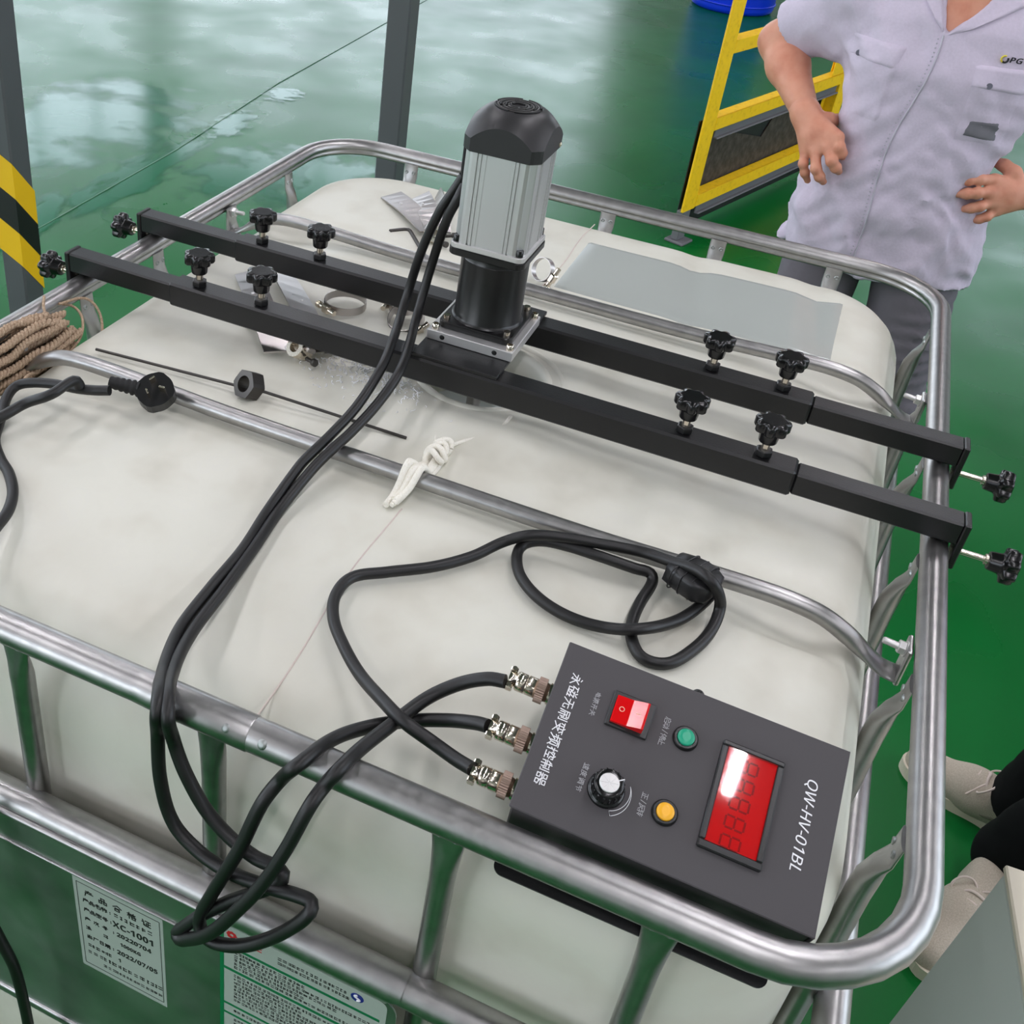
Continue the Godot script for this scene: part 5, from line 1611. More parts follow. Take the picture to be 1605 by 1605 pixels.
# ------------------------------------------------------------------ people: distance fields meshed as surface nets
class Field:
	var prims := []          # [a, b, ra, rb, k, flat axis, flat factor]
	var sections := []       # [[y, cx, cz, hx, hz, power], ...] rising: a trunk given by its cross-sections
	var noise: FastNoiseLite
	var amp := 0.0
	var folds: Callable
	var has_folds := false
	var cuts := []           # [point, normal, centre, radius]: cut flat by a plane, near centre only
	var carve: Callable      # a distance to take away
	var has_carve := false
	func cap(a: Vector3, b: Vector3, ra: float, rb: float, k := 0.01, flat := Vector3.ZERO, ff := 1.0):
		prims.append([a, b, ra, rb, k, flat, ff])
	func chain(p: Array, r: Array, k := 0.005):
		for i in p.size() - 1: cap(p[i], p[i + 1], r[i], r[i + 1], k)
	func at(p: Vector3) -> float:
		var d := 1e6
		if sections.size() > 1:
			var n := sections.size()
			var y := clampf(p.y, sections[0][0], sections[n - 1][0])
			var i := 0
			while i < n - 2 and sections[i + 1][0] < y: i += 1
			var s = sections[i]; var e = sections[i + 1]
			var u: float = clampf((y - s[0]) / (e[0] - s[0]), 0.0, 1.0)
			u = u * u * (3.0 - 2.0 * u) * 0.5 + u * 0.5
			var hx: float = lerpf(s[3], e[3], u); var hz: float = lerpf(s[4], e[4], u)
			var dx := absf(p.x - lerpf(s[1], e[1], u)) / hx
			var dz := absf(p.z - lerpf(s[2], e[2], u)) / hz
			var rr := pow(pow(dx, 2.4) + pow(dz, 2.4), 1.0 / 2.4)
			d = (rr - 1.0) * minf(hx, hz)
			var dy := maxf(p.y - sections[n - 1][0], sections[0][0] - p.y)
			if dy > 0.0: d = sqrt(maxf(d, 0.0) * maxf(d, 0.0) + dy * dy) if d > 0.0 else maxf(d, dy)
			elif dy > -0.03: d = maxf(d, dy)
		for q in prims:
			var a: Vector3 = q[0]
			var pa := p - a
			var ff: float = q[6]
			if ff != 1.0:
				var fx: Vector3 = q[5]
				pa += fx * pa.dot(fx) * (1.0 / ff - 1.0)
			var ba: Vector3 = q[1] - a
			var h := clampf(pa.dot(ba) / maxf(ba.length_squared(), 1e-9), 0.0, 1.0)
			var e: float = (pa - ba * h).length() - lerpf(q[2], q[3], h)
			if ff < 1.0: e *= lerpf(ff, 1.0, 0.5)
			var k: float = q[4]
			var m := absf(d - e)
			if m < k:
				var t := (k - m) / k
				d = minf(d, e) - t * t * k * 0.25
			else: d = minf(d, e)
		if amp > 0.0 and absf(d) < amp * 4.0: d += amp * noise.get_noise_3dv(p)
		if has_folds and absf(d) < 0.05: d += folds.call(p)
		for q in cuts:
			if p.distance_squared_to(q[2]) < q[3] * q[3]: d = maxf(d, (p - q[0]).dot(q[1]))
		if has_carve: d = maxf(d, -carve.call(p))
		return d
	func mesh(lo: Vector3, hi: Vector3, cell: float) -> ArrayMesh:
		var nx := int(ceil((hi.x - lo.x) / cell)) + 2
		var ny := int(ceil((hi.y - lo.y) / cell)) + 2
		var nz := int(ceil((hi.z - lo.z) / cell)) + 2
		var val := PackedFloat32Array()
		val.resize(nx * ny * nz)
		var B := 4
		var active := []
		var reach := cell * B * 1.05 + amp + (0.02 if has_folds else 0.0)
		for bz in range(0, nz, B):
			for by in range(0, ny, B):
				for bx in range(0, nx, B):
					var c := lo + Vector3(bx + 1.5, by + 1.5, bz + 1.5) * cell
					var dc := at(c)
					var far := absf(dc) > reach * 1.25
					if not far: active.append(Vector3i(bx, by, bz))
					for z in range(bz, mini(bz + B, nz)):
						for y in range(by, mini(by + B, ny)):
							var o := (z * ny + y) * nx
							for x in range(bx, mini(bx + B, nx)):
								val[o + x] = dc if far else at(lo + Vector3(x, y, z) * cell)
		var vid := PackedInt32Array()
		vid.resize(nx * ny * nz)
		vid.fill(-1)
		var V := PackedVector3Array()
		var sx := 1; var sy := nx; var sz := nx * ny
		var off := [0, sx, sy, sx + sy, sz, sx + sz, sy + sz, sx + sy + sz]
		var edges := [[0, 1], [2, 3], [4, 5], [6, 7], [0, 2], [1, 3], [4, 6], [5, 7], [0, 4], [1, 5], [2, 6], [3, 7]]
		for b in active:
			for z in range(b.z, mini(b.z + B, nz - 1)):
				for y in range(b.y, mini(b.y + B, ny - 1)):
					for x in range(b.x, mini(b.x + B, nx - 1)):
						var o: int = z * sz + y * sy + x
						var neg := 0
						for q in off:
							if val[o + q] < 0.0: neg += 1
						if neg == 0 or neg == 8: continue
						var acc := Vector3.ZERO
						var cnt := 0
						for e in edges:
							var d0 := val[o + off[e[0]]]; var d1 := val[o + off[e[1]]]
							if (d0 < 0.0) != (d1 < 0.0):
								var t := d0 / (d0 - d1)
								var p0 := Vector3(e[0] & 1, (e[0] >> 1) & 1, e[0] >> 2)
								var p1 := Vector3(e[1] & 1, (e[1] >> 1) & 1, e[1] >> 2)
								acc += p0.lerp(p1, t)
								cnt += 1
						vid[o] = V.size()
						V.append(lo + (Vector3(x, y, z) + acc / cnt) * cell)
		var I := PackedInt32Array()
		for b in active:
			for z in range(maxi(b.z, 1), mini(b.z + B, nz - 1)):
				for y in range(maxi(b.y, 1), mini(b.y + B, ny - 1)):
					for x in range(maxi(b.x, 1), mini(b.x + B, nx - 1)):
						var o: int = z * sz + y * sy + x
						var s0 := val[o] < 0.0
						for ax in 3:
							var st: int = [sx, sy, sz][ax]
							if s0 == (val[o + st] < 0.0): continue
							var u: int = [sy, sz, sx][ax]; var w: int = [sz, sx, sy][ax]
							var a := vid[o]; var bb := vid[o - u]; var c := vid[o - u - w]; var d := vid[o - w]
							if a < 0 or bb < 0 or c < 0 or d < 0: continue
							if s0: I.append_array([a, c, bb, a, d, c])     # clockwise from outside
							else: I.append_array([a, bb, c, a, c, d])
		var N := PackedVector3Array()
		N.resize(V.size())
		for t in I.size() / 3:
			var a := I[3 * t]; var b2 := I[3 * t + 1]; var c := I[3 * t + 2]
			var n := (V[c] - V[a]).cross(V[b2] - V[a])
			N[a] += n; N[b2] += n; N[c] += n
		for i in N.size(): N[i] = N[i].normalized()
		var arr := []
		arr.resize(Mesh.ARRAY_MAX)
		arr[Mesh.ARRAY_VERTEX] = V; arr[Mesh.ARRAY_NORMAL] = N; arr[Mesh.ARRAY_INDEX] = I
		var am := ArrayMesh.new()
		am.add_surface_from_arrays(Mesh.PRIMITIVE_TRIANGLES, arr)
		return am

func join(meshes: Array) -> ArrayMesh:
	var st := SurfaceTool.new()
	for m in meshes: st.append_from(m, 0, Transform3D())
	return st.commit()

# one finger: from knuckle through two bends to the tip
func finger(f: Field, p: Array, r: float):
	f.chain(p, [r * 1.22, r * 1.10, r * 1.0, r * 0.82], 0.005)
	for i in [1, 2]: f.cap(p[i], p[i] + V(0, 0.0001, 0), r * 1.14, r * 1.14, 0.005)

func make_head(f: Field, c: Vector3, yaw: float):
	var b := Basis(Vector3.UP, yaw)
	var P := func(x, y, z) -> Vector3: return c + b * V(x, y, z)
	f.cap(P.call(0, 0.035, -0.015), P.call(0, 0.025, 0.0), 0.088, 0.082, 0.02)
	f.cap(P.call(0, -0.02, 0.02), P.call(0, -0.075, 0.045), 0.064, 0.036, 0.03)
	f.cap(P.call(-0.03, -0.062, 0.015), P.call(0.03, -0.062, 0.015), 0.038, 0.038, 0.03)
	f.cap(P.call(0, 0.005, 0.083), P.call(0, -0.028, 0.100), 0.008, 0.012, 0.012)
	for s in [-1, 1]:
		f.cap(P.call(s * 0.034, 0.024, 0.072), P.call(s * 0.02, 0.022, 0.078), 0.012, 0.010, 0.012)
		f.cap(P.call(s * 0.080, 0.012, -0.012), P.call(s * 0.078, -0.022, -0.004), 0.013, 0.009, 0.008, b * V(1, 0, 0), 0.5)
		f.cap(P.call(s * 0.042, -0.015, 0.055), P.call(s * 0.05, -0.01, 0.04), 0.022, 0.02, 0.02)
		f.cap(P.call(s * 0.010, -0.030, 0.094), P.call(s * 0.012, -0.030, 0.090), 0.007, 0.006, 0.006)
	f.cap(P.call(-0.018, -0.056, 0.072), P.call(0.018, -0.056, 0.072), 0.009, 0.009, 0.01)

func head_details(t: Node3D, c: Vector3, yaw: float):
	var b := Basis(Vector3.UP, yaw)
	var q := G.new()
	var n := 40
	var rings := []
	for k in 13:       # hair: a cap from the hairline to the crown
		var el := lerpf(-0.25, PI / 2 * 0.995, k / 12.0)
		var r := []
		for i in n:
			var a := TAU * i / n
			var front := maxf(0.0, sin(-a))
			var e2 := maxf(el, lerpf(-0.25, 0.75, pow(front, 0.7)) if k < 11 else el)
			var rr := 0.098 + 0.002 * sin(a * 17.0 + k)
			r.append(c + b * (V(0, 0.03, -0.012) + V(cos(a) * cos(e2) * 0.93, sin(e2), -sin(a) * cos(e2)) * rr))
		rings.append(r)
	q.loft(rings, true, true, true)
	obj("hair", q, M.hair, t)
	for s in [-1, 1]:
		q = G.new()
		q.lathe(Transform3D(b, c + b * V(s * 0.032, 0.004, 0.071)), [Vector2(0.003, -0.011), Vector2(0.0085, -0.007), Vector2(0.0112, 0), Vector2(0.0085, 0.007), Vector2(0.003, 0.011)], 16)
		var e := obj("eye", q, M.eye_white, t)
		q = G.new()
		q.lathe(aim(c + b * V(s * 0.032, 0.004, 0.0795), b * V(0, 0, 1)), [Vector2(0.0052, 0), Vector2(0.0045, 0.0022), Vector2(0.002, 0.003)], 14)
		obj("iris", q, M.hair, e)
		q = G.new()
		q.tube([c + b * V(s * 0.016, 0.029, 0.087), c + b * V(s * 0.032, 0.034, 0.083), c + b * V(s * 0.050, 0.029, 0.070)], 0.0032, 7)
		obj("eyebrow", q, M.hair, t)
	q = G.new()
	q.tube([c + b * V(-0.022, -0.055, 0.0765), c + b * V(-0.008, -0.053, 0.0818), c + b * V(0, -0.0545, 0.0822), c + b * V(0.008, -0.053, 0.0818), c + b * V(0.022, -0.055, 0.0765)], 0.0038, 8)
	obj("lips", q, M.lips, t)

func make_shoe(t: Node3D, heel: Vector3, dir: Vector3, mirror: float, dark := false):
	# built with x towards the toe
	var d := V(dir.x, 0, dir.z).normalized()
	var xf := Transform3D(Basis(d, Vector3.UP, d.cross(Vector3.UP)), V(heel.x, 0, heel.z))
	var f := Field.new()
	f.cap(V(0.035, 0.045, 0), V(0.035, 0.085, 0), 0.036, 0.032, 0.03)
	f.cap(V(0.03, 0.040, 0), V(0.13, 0.042, 0), 0.038, 0.038, 0.03)
	f.cap(V(0.045, 0.085, 0), V(0.125, 0.060, 0), 0.030, 0.032, 0.03)
	f.cap(V(0.12, 0.045, 0.004), V(0.222, 0.030, 0.003), 0.044, 0.034, 0.03)
	f.cap(V(0.19, 0.030, -0.010), V(0.228, 0.028, 0.012), 0.028, 0.026, 0.03)
	var m := f.mesh(V(-0.02, 0.012, -0.06), V(0.29, 0.13, 0.06), 0.006)
	var sh := MeshInstance3D.new()
	sh.mesh = m; sh.material_override = M.sneaker if not dark else M.trouser_black
	sh.name = "shoe"; sh.transform = xf
	t.add_child(sh, true)
	var q := G.new()
	var o := PackedVector2Array()
	var pts := [[-0.006, 0.0], [0.0, -0.025], [0.03, -0.036], [0.09, -0.033], [0.15, -0.043], [0.20, -0.045], [0.24, -0.034], [0.263, -0.012], [0.265, 0.008], [0.25, 0.030], [0.20, 0.044], [0.14, 0.043], [0.09, 0.036], [0.03, 0.036], [0.0, 0.025]]
	var cv := []
	for p in pts: cv.append(V(p[0], 0, p[1] * mirror))
	cv.append(cv[0])
	var sp := spline(cv, 0.012)
	for p in sp: o.append(Vector2(p.x, -p.z))
	o.remove_at(o.size() - 1)
	if Geometry2D.is_polygon_clockwise(o): o.reverse()
	q.prism(Transform3D(), o, 0.0, 0.026, 0.004)
	obj("sole", q, M.sneaker_sole if not dark else M.rubber, sh)
	q = G.new()
	for k in 5:
		var x := 0.105 + k * 0.017
		var y := 0.103 - k * 0.0088
		var e := 1.0 if k % 2 == 0 else -1.0
		q.tube(spline([V(x, y - 0.014, -0.024 * e), V(x + 0.006, y - 0.001, -0.010), V(x + 0.008, y - 0.001, 0.010), V(x + 0.016, y - 0.018, 0.024 * e)], 0.005), 0.0032, 7)
	for e in [-1, 1]:
		q.tube(spline([V(0.10, 0.098, 0), V(0.092, 0.108, e * 0.018), V(0.10, 0.100, e * 0.036), V(0.115, 0.082, e * 0.038), V(0.108, 0.088, e * 0.02), V(0.10, 0.098, 0.0)], 0.005), 0.0022, 7)
		q.tube(spline([V(0.10, 0.098, 0), V(0.112, 0.094, e * 0.022), V(0.13, 0.068, e * 0.045)], 0.005), 0.0022, 7)
	obj("lace", q, M.lace if not dark else M.rubber, sh)
	q = G.new()
	for e in [-1, 1]:
		var band := []
		for i in 9: band.append(V(0.015 + i * 0.014, 0.045 + 0.006 * sin(i * 0.8), e * (0.0345 + 0.0018 * i * 0.4)))
		q.tube(band, 0.0055, 8)
	obj("side_panel", q, M.sneaker_grey if not dark else M.rubber, sh)

func make_worker():
	var t := thing("person", "person in a pale grey work shirt, hands on hips, behind the far right corner", "person")
	# --- skin: head, neck, arms and hands in one surface
	var f := Field.new()
	var hc := V(0.475, 1.640, -1.475)
	make_head(f, hc, -0.25)
	f.cap(V(0.475, 1.58, -1.505), V(0.470, 1.45, -1.525), 0.054, 0.060, 0.03)
	f.cap(V(0.470, 1.45, -1.52), V(0.455, 1.32, -1.503), 0.068, 0.076, 0.05)      # chest seen in the open collar
	f.cap(V(0.395, 1.36, -1.512), V(0.53, 1.36, -1.512), 0.070, 0.070, 0.04)
	# right arm (left in the picture)
	var shR := V(0.265, 1.405, -1.545)
	var elR := V(0.108, 1.235, -1.640)
	var wrR := V(0.216, 1.136, -1.462)
	f.cap(shR, elR, 0.052, 0.043, 0.02)
	f.chain([elR, elR.lerp(wrR, 0.35), wrR], [0.043, 0.045, 0.0285], 0.02)
	var shL := V(0.645, 1.405, -1.560)
	var elL := V(0.805, 1.20, -1.66)
	var wrL := V(0.706, 1.058, -1.500)
	f.cap(shL, elL, 0.052, 0.043, 0.02)
	f.chain([elL, elL.lerp(wrL, 0.35), wrL], [0.043, 0.045, 0.0285], 0.02)
	f.cap(V(0.455, 1.38, -1.53), shR, 0.06, 0.05, 0.04)
	f.cap(V(0.455, 1.38, -1.53), shL, 0.06, 0.05, 0.04)
	f.cap(V(0.455, 1.34, -1.52), V(0.445, 1.0, -1.51), 0.085, 0.09, 0.05)
	var body := f.mesh(V(0.02, 0.88, -1.75), V(0.88, 1.77, -1.34), 0.0085)
	# hands on a finer grid
	var h := Field.new()
	h.cap(wrR.lerp(elR, 0.25), wrR, 0.031, 0.0275, 0.012)
	var kR := [V(0.296, 1.116, -1.402), V(0.283, 1.093, -1.398), V(0.261, 1.076, -1.404), V(0.239, 1.073, -1.418)]
	for k in kR: h.cap(wrR, k, 0.022, 0.0138, 0.018)
	h.cap(wrR.lerp(kR[1], 0.55), wrR.lerp(kR[2], 0.6), 0.020, 0.020, 0.015)
	finger(h, [kR[0], V(0.306, 1.100, -1.388), V(0.314, 1.088, -1.392), V(0.317, 1.078, -1.402)], 0.0098)
	finger(h, [kR[1], V(0.299, 1.071, -1.378), V(0.311, 1.058, -1.383), V(0.319, 1.048, -1.394)], 0.0102)
	finger(h, [kR[2], V(0.273, 1.047, -1.380), V(0.285, 1.032, -1.381), V(0.295, 1.020, -1.391)], 0.0098)
	finger(h, [kR[3], V(0.244, 1.046, -1.400), V(0.253, 1.027, -1.400), V(0.263, 1.010, -1.406)], 0.0086)
	h.chain([wrR.lerp(kR[0], 0.3), V(0.266, 1.134, -1.455), V(0.284, 1.130, -1.482), V(0.296, 1.124, -1.508)], [0.018, 0.0145, 0.0118, 0.0098], 0.01)
	var handR := h.mesh(V(0.17, 0.985, -1.54), V(0.35, 1.20, -1.35), 0.0034)
	h = Field.new()
	h.cap(wrL.lerp(elL, 0.25), wrL, 0.031, 0.0275, 0.012)
	var kL := [V(0.622, 1.083, -1.452), V(0.622, 1.060, -1.442), V(0.632, 1.038, -1.446), V(0.650, 1.022, -1.456)]
	for k in kL: h.cap(wrL, k, 0.022, 0.0138, 0.018)
	h.cap(wrL.lerp(kL[1], 0.55), wrL.lerp(kL[2], 0.6), 0.020, 0.020, 0.015)
	finger(h, [kL[0], V(0.592, 1.084, -1.430), V(0.573, 1.080, -1.424), V(0.556, 1.073, -1.424)], 0.0098)
	finger(h, [kL[1], V(0.596, 1.058, -1.420), V(0.578, 1.054, -1.415), V(0.561, 1.049, -1.417)], 0.0100)
	finger(h, [kL[2], V(0.612, 1.030, -1.428), V(0.598, 1.024, -1.424), V(0.585, 1.018, -1.426)], 0.0094)
	finger(h, [kL[3], V(0.634, 1.008, -1.440), V(0.622, 1.000, -1.438), V(0.611, 0.994, -1.440)], 0.0084)
	h.chain([wrL.lerp(kL[0], 0.3), V(0.655, 1.098, -1.480), V(0.634, 1.106, -1.492), V(0.612, 1.106, -1.505)], [0.018, 0.0145, 0.0118, 0.0098], 0.01)
	var handL := h.mesh(V(0.53, 0.965, -1.56), V(0.76, 1.15, -1.385), 0.0034)
	obj("body", join([body, handR, handL]), M.skin, t)
	head_details(t, hc, -0.25)
	# --- shirt
	var s := Field.new()
	s.sections = [[0.835, 0.452, -1.500, 0.205, 0.118], [0.90, 0.448, -1.500, 0.205, 0.118], [0.98, 0.447, -1.500, 0.196, 0.116], [1.04, 0.440, -1.500, 0.165, 0.110], [1.10, 0.436, -1.500, 0.145, 0.106], [1.18, 0.442, -1.505, 0.158, 0.112], [1.27, 0.452, -1.510, 0.186, 0.122], [1.36, 0.456, -1.520, 0.190, 0.112], [1.43, 0.458, -1.530, 0.145, 0.080], [1.47, 0.460, -1.535, 0.080, 0.060]]
	s.cap(V(0.36, 1.39, -1.535), shR, 0.075, 0.068, 0.06)
	s.cap(V(0.55, 1.39, -1.540), shL, 0.075, 0.068, 0.06)
	s.cap(shR, shR.lerp(elR, 0.74), 0.068, 0.064, 0.05)
	s.cap(shL, shL.lerp(elL, 0.86), 0.068, 0.066, 0.05)
	s.cap(V(0.30, 1.30, -1.53), shR.lerp(elR, 0.5) + V(0.03, -0.03, 0.01), 0.05, 0.05, 0.05)
	s.cap(V(0.61, 1.30, -1.53), shL.lerp(elL, 0.5) + V(-0.03, -0.03, 0.01), 0.05, 0.05, 0.05)
	s.cap(V(0.60, 1.22, -1.50), V(0.56, 1.12, -1.47), 0.05, 0.045, 0.06)
	var wrinkle := FastNoiseLite.new(); wrinkle.seed = 21; wrinkle.frequency = 9.0; wrinkle.fractal_octaves = 3
	var wr2 := FastNoiseLite.new(); wr2.seed = 8; wr2.frequency = 3.0
	var ridge := FastNoiseLite.new(); ridge.seed = 5; ridge.frequency = 5.5; ridge.fractal_type = FastNoiseLite.FRACTAL_RIDGED; ridge.fractal_octaves = 2
	s.has_folds = true
	s.folds = func(p: Vector3) -> float:
		# drawn folds: diagonals that run from the hands and armpits, softer at the front
		var lx := p.x - 0.445
		var dl := V(p.x, p.y, p.z).distance_to(V(0.59, 1.07, -1.42))
		var dr := V(p.x, p.y, p.z).distance_to(V(0.30, 1.06, -1.40))
		var da := V(p.x, p.y, p.z).distance_to(V(0.285, 1.29, -1.47))
		var w := wr2.get_noise_3dv(p)
		var fd := 0.0
		fd += 0.0042 * exp(-dl * 6.5) * sin((p.y * 1.0 + p.x * 0.45 + w * 0.05) * 105.0 + w * 6.0)
		fd += 0.0030 * exp(-dr * 8.0) * sin((p.y - p.x * 0.9 + w * 0.06) * 120.0)
		fd += 0.0034 * exp(-da * 8.0) * sin((p.x + p.y * 0.7 + w * 0.05) * 130.0)
		fd += 0.0080 * wrinkle.get_noise_3d(p.x * 0.9 + p.y * 0.5, p.y * 0.45, p.z)
		var calm: float = 0.35 + 0.65 * smoothstep(1.34, 1.05, p.y)
		fd -= 0.0075 * calm * ridge.get_noise_3d(p.x * 1.0 + p.y * 0.8 + w * 0.1, p.y * 0.8 - p.x * 0.35, p.z * 0.6)
		fd += 0.0035 * exp(-pow((p.y - 0.95 - lx * 0.3) / 0.09, 2.0)) * sin(p.x * 55.0 + w * 8.0)
		return fd
	var eR := shR.lerp(elR, 0.80)
	var eL := shL.lerp(elL, 0.90)
	s.cuts = [[eR, (elR - shR).normalized(), eR, 0.16], [eL, (elL - shL).normalized(), eL, 0.13], [V(0, 1.465, 0), Vector3.UP, V(0.46, 1.5, -1.53), 0.2]]
	s.has_carve = true
	s.carve = func(p: Vector3) -> float:     # the open collar
		if p.y < 1.30 or p.z < -1.46: return 1.0
		var half: float = clampf((p.y - 1.352) * 0.60, 0.0, 0.075)
		return maxf(absf(p.x - (0.432 + (p.y - 1.352) * 0.30)) - half, maxf(1.352 - p.y, -1.452 - p.z))
	var sm := s.mesh(V(0.0, 0.82, -1.78), V(0.90, 1.51, -1.33), 0.0078)
	var shirt := obj("shirt", sm, M.shirt, t, "pale grey work shirt with short sleeves")
	# surface lookup for what is sewn on the front
	var front := func(x: float, y: float, lift: float) -> Vector3:
		var z0 := -1.30; 
		var z := z0
		for i in 40:
			var d: float = s.at(V(x, y, z))
			if d < 0.0006: break
			z -= maxf(d * 0.7, 0.0004)
		return V(x, y, z + lift)
	# button placket with a stitched edge
	var q2 := G.new()
	var edge := []
	for i in 60:
		var u := i / 59.0
		var y := lerpf(1.352, 0.862, u)
		edge.append(front.call(0.428 - 0.026 * smoothstep(0.0, 0.5, u) + 0.004 * sin(u * 9.0), y, 0.0004))
	q2.tube(edge, 0.0020, 6)
	obj("placket_edge", q2, M.shirt_stitch, shirt)
	q2 = G.new()
	for i in range(2, 118):
		var u := i / 119.0
		var y := lerpf(1.352, 0.862, u)
		var p: Vector3 = front.call(0.424 - 0.026 * smoothstep(0.0, 0.5, u) + 0.004 * sin(u * 9.0) - 0.004, y, 0.0006)
		if i % 2 == 0: q2.box(Transform3D(Basis(), p), V(0.003, 0.0026, 0.0014), 0.0004)
	obj("stitch", q2, M.shirt_stitch, shirt)
	# chest pockets with flaps
	var patch := func(called: String, c: Array, lift: float, th: float, m, par: Node, rows := 10) -> MeshInstance3D:
		# c: four corners (x, y) top left, top right, bottom right, bottom left
		var q := G.new()
		var gr := q.group()
		var n := rows
		var P := func(i, j, l) -> Vector3:
			var a: Vector2 = c[0].lerp(c[1], float(i) / n); var b: Vector2 = c[3].lerp(c[2], float(i) / n)
			var p: Vector2 = a.lerp(b, float(j) / n)
			var e: float = minf(minf(i, n - i), minf(j, n - j))
			return front.call(p.x, p.y, (lift if e > 0 else -0.001) + l)
		for i in n:
			for j in n:
				q.quad(P.call(i, j + 1, 0.0), P.call(i + 1, j + 1, 0.0), P.call(i + 1, j, 0.0), P.call(i, j, 0.0), gr)
		return obj(called, q, m, par)
	patch.call("pocket", [Vector2(0.268, 1.300), Vector2(0.366, 1.302), Vector2(0.362, 1.165), Vector2(0.295, 1.165)], 0.0022, 0.0, M.shirt, shirt, 14)
	patch.call("collar_leaf", [Vector2(0.500, 1.450), Vector2(0.585, 1.440), Vector2(0.470, 1.366), Vector2(0.434, 1.353)], 0.0065, 0.0, M.shirt, shirt)
	patch.call("collar_leaf", [Vector2(0.345, 1.435), Vector2(0.392, 1.450), Vector2(0.427, 1.355), Vector2(0.408, 1.372)], 0.0065, 0.0, M.shirt, shirt)
	var fl = patch.call("pocket_flap", [Vector2(0.262, 1.318), Vector2(0.372, 1.318), Vector2(0.362, 1.272), Vector2(0.268, 1.278)], 0.0055, 0.0, M.shirt, shirt)
	patch.call("pocket", [Vector2(0.508, 1.300), Vector2(0.606, 1.300), Vector2(0.604, 1.160), Vector2(0.512, 1.160)], 0.0022, 0.0, M.shirt, shirt, 14)
	var fl2 = patch.call("pocket_flap", [Vector2(0.502, 1.312), Vector2(0.612, 1.312), Vector2(0.610, 1.262), Vector2(0.508, 1.270)], 0.0055, 0.0, M.shirt, shirt)
	patch.call("inner_patch", [Vector2(0.528, 1.205), Vector2(0.588, 1.207), Vector2(0.594, 1.168), Vector2(0.522, 1.172)], 0.0040, 0.0, M.shirt_dark, shirt)
	for b in [V(0.284, 1.284, 0.008), V(0.540, 1.277, 0.008)]:
		q2 = G.new()
		q2.lathe(aim(front.call(b.x, b.y, 0.006), V(0, 0.05, 1)), [Vector2(0.0058, 0), Vector2(0.0060, 0.0016), Vector2(0.0052, 0.0024), Vector2(0.0040, 0.0018)], 18)
		obj("button", q2, M.button_grey, fl if b.x < 0.45 else fl2)
	# embroidered mark and letters over the left pocket
	var lp: Vector3 = front.call(0.570, 1.328, 0.0035)
	var lx := Transform3D(Basis(Vector3.UP, 0.16), lp)
	obj("embroidered_letters", latin("PGT", 0.0105, lx * Transform3D(Basis(), V(-0.011, -0.005, 0.001)), 0.034, 0.15, true), M.logo_black, shirt)
	q2 = G.new()
	var arc := []
	for i in 14:
		var a := lerpf(1.2, 5.2, i / 13.0)
		arc.append(lx * V(-0.021 + cos(a) * 0.0058, sin(a) * 0.0062, 0.001))
	q2.tube(arc, 0.0018, 6)
	obj("embroidered_mark", q2, M.logo_yellow, shirt)
	q2 = G.new()
	arc = []
	for i in 10:
		var a := lerpf(4.0, 6.9, i / 9.0)
		arc.append(lx * V(-0.0195 + cos(a) * 0.0055, -0.0005 + sin(a) * 0.0055, 0.0014))
	q2.tube(arc, 0.0020, 6)
	obj("embroidered_mark", q2, M.logo_black, shirt)
	# --- trousers
	var tr := Field.new()
	var hipR := V(0.350, 0.90, -1.50)
	var hipL := V(0.545, 0.90, -1.50)
	var knR := V(0.340, 0.50, -1.475)
	var knL := V(0.580, 0.50, -1.475)
	var anR := V(0.335, 0.055, -1.52)
	var anL := V(0.600, 0.055, -1.52)
	tr.cap(V(0.385, 0.94, -1.50), V(0.51, 0.94, -1.50), 0.088, 0.088, 0.05)
	tr.chain([hipR, knR, anR], [0.094, 0.085, 0.066], 0.03)
	tr.chain([hipL, knL, anL], [0.094, 0.085, 0.066], 0.03)
	tr.has_folds = true
	tr.folds = func(p: Vector3) -> float:
		var w := wr2.get_noise_3dv(p)
		var side: float = smoothstep(0.48, 0.60, p.x) * exp(-pow((p.y - 0.68) / 0.14, 2.0))
		return 0.0042 * side * sin((p.y * 1.0 - p.x * 0.12 + w * 0.02) * 190.0) + 0.006 * wrinkle.get_noise_3d(p.x * 0.8, p.y * 0.5, p.z)
	obj("trousers", tr.mesh(V(0.2, 0.03, -1.66), V(0.72, 1.09, -1.34), 0.010), M.trouser, t, "grey work trousers")
	make_shoe(t, V(0.330, 0, -1.59), V(-0.12, 0, 1), 1.0, true)
	make_shoe(t, V(0.602, 0, -1.59), V(0.15, 0, 1), -1.0, true)
	# a gold band on the left wrist
	q2 = G.new()
	var rr := []
	var wd := (elL - wrL).normalized()
	var xr := aim(wrL + wd * 0.012, wd)
	for i in 24: rr.append(xr * V(cos(TAU * i / 24) * 0.0300, 0, sin(TAU * i / 24) * 0.0300))
	q2.tube(rr, 0.0022, 7, false, null, Vector3.UP, null, true)
	obj("bracelet", q2, M.gold, t, "thin gold bracelet")

func trim_mesh(m: ArrayMesh, cut: Callable) -> ArrayMesh:
	var arr := m.surface_get_arrays(0)
	var Vv: PackedVector3Array = arr[Mesh.ARRAY_VERTEX]
	var I: PackedInt32Array = arr[Mesh.ARRAY_INDEX]
	var gone := PackedByteArray()
	gone.resize(Vv.size())
	for i in Vv.size(): gone[i] = 1 if cut.call(Vv[i]) else 0
	var J := PackedInt32Array()
	for t in I.size() / 3:
		if gone[I[3 * t]] + gone[I[3 * t + 1]] + gone[I[3 * t + 2]] == 0:
			J.append_array([I[3 * t], I[3 * t + 1], I[3 * t + 2]])
	arr[Mesh.ARRAY_INDEX] = J
	var o := ArrayMesh.new()
	o.add_surface_from_arrays(Mesh.PRIMITIVE_TRIANGLES, arr)
	return o

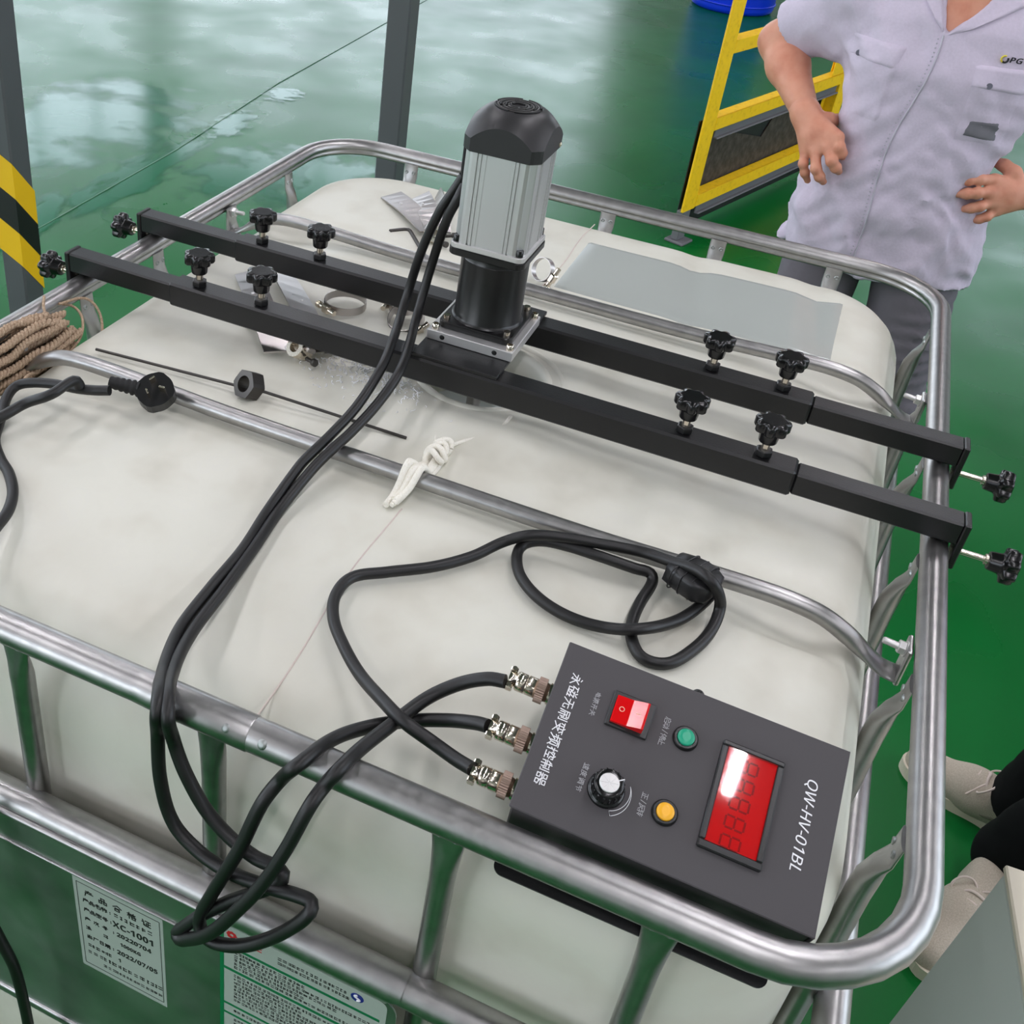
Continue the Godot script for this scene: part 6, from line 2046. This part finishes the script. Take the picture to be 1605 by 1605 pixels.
func make_bystander():
	var t := thing("person", "person in black trousers and off-white sneakers at the right edge", "person")
	var ft := V(1.060, 0, -0.748)      # heels
	var fn := V(0.975, 0, -0.585)
	make_shoe(t, ft, V(-0.93, 0, -0.37), 1.0)
	make_shoe(t, fn, V(-0.42, 0, 0.90), -1.0)
	var tr := Field.new()
	var hips := V(1.18, 0.92, -0.60)
	var anF := V(1.028, 0.10, -0.765)
	var anN := V(0.995, 0.10, -0.600)
	var knF := V(1.12, 0.50, -0.745)
	var knN := V(1.10, 0.50, -0.545)
	tr.cap(hips + V(0.0, 0.05, -0.08), hips + V(0.0, 0.05, 0.08), 0.115, 0.115, 0.05)
	tr.chain([hips + V(0, 0, -0.09), knF, anF], [0.112, 0.085, 0.070], 0.03)
	tr.chain([hips + V(0, 0, 0.09), knN, anN], [0.112, 0.085, 0.070], 0.03)
	var nz := FastNoiseLite.new(); nz.seed = 3; nz.frequency = 7.0
	tr.noise = nz; tr.amp = 0.007
	obj("trousers", tr.mesh(V(0.88, 0.06, -0.92), V(1.36, 1.12, -0.36), 0.011), M.trouser_black, t, "black trousers")
	var s := Field.new()
	s.sections = [[0.92, 1.18, -0.60, 0.125, 0.185], [1.05, 1.18, -0.60, 0.12, 0.17], [1.25, 1.19, -0.60, 0.125, 0.195], [1.37, 1.20, -0.60, 0.11, 0.185], [1.44, 1.20, -0.60, 0.07, 0.10]]
	for e in [-1, 1]:
		s.chain([V(1.20, 1.37, -0.60 + e * 0.15), V(1.21, 1.36, -0.60 + e * 0.20), V(1.21, 1.12, -0.60 + e * 0.25)], [0.07, 0.066, 0.058], 0.04)
	s.noise = nz; s.amp = 0.008
	obj("shirt", s.mesh(V(1.0, 0.90, -0.98), V(1.38, 1.5, -0.22), 0.012), M.shirt, t)
	var f := Field.new()
	var hc := V(1.185, 1.63, -0.60)
	make_head(f, hc, -PI / 2)
	f.cap(V(1.195, 1.58, -0.60), V(1.205, 1.42, -0.60), 0.054, 0.062, 0.03)
	for e in [-1, 1]:
		var w := V(1.10, 0.88, -0.60 + e * 0.26)
		f.chain([V(1.21, 1.2, -0.60 + e * 0.235), V(1.20, 1.10, -0.60 + e * 0.25), w], [0.045, 0.042, 0.028], 0.02)
		for k in 4:
			var kk := w + V(-0.01 - 0.014 * (1.5 - k), -0.085, e * 0.004)
			f.cap(w, kk, 0.02, 0.013, 0.014)
			f.chain([kk, kk + V(-0.006, -0.03, 0), kk + V(0.0, -0.052, -e * 0.004), kk + V(0.010, -0.07, -e * 0.010)], [0.0100, 0.0095, 0.0088, 0.0075], 0.003)
		f.chain([w, w + V(-0.035, -0.045, -e * 0.01), w + V(-0.045, -0.085, -e * 0.012)], [0.017, 0.013, 0.0095], 0.008)
	f.cap(V(1.205, 1.42, -0.60), V(1.2, 1.05, -0.6), 0.07, 0.08, 0.03)
	for e in [-1, 1]: f.chain([V(1.2, 1.34, -0.6), V(1.21, 1.33, -0.60 + e * 0.19), V(1.21, 1.2, -0.60 + e * 0.235)], [0.06, 0.05, 0.045], 0.03)
	obj("body", f.mesh(V(1.0, 0.70, -0.95), V(1.33, 1.77, -0.25), 0.0075), M.skin, t)
	head_details(t, hc, -PI / 2)

func _ready():
	make_camera_and_light()
	make_materials()
	make_hall()
	make_container()
	make_mixer()
	make_control_box()
	make_cables()
	make_worker()
	make_bystander()
	guard_frame()
	striped_post()
	back_post()
	blue_drum()
	grey_cabinet()
	make_rope()
	make_small_things()
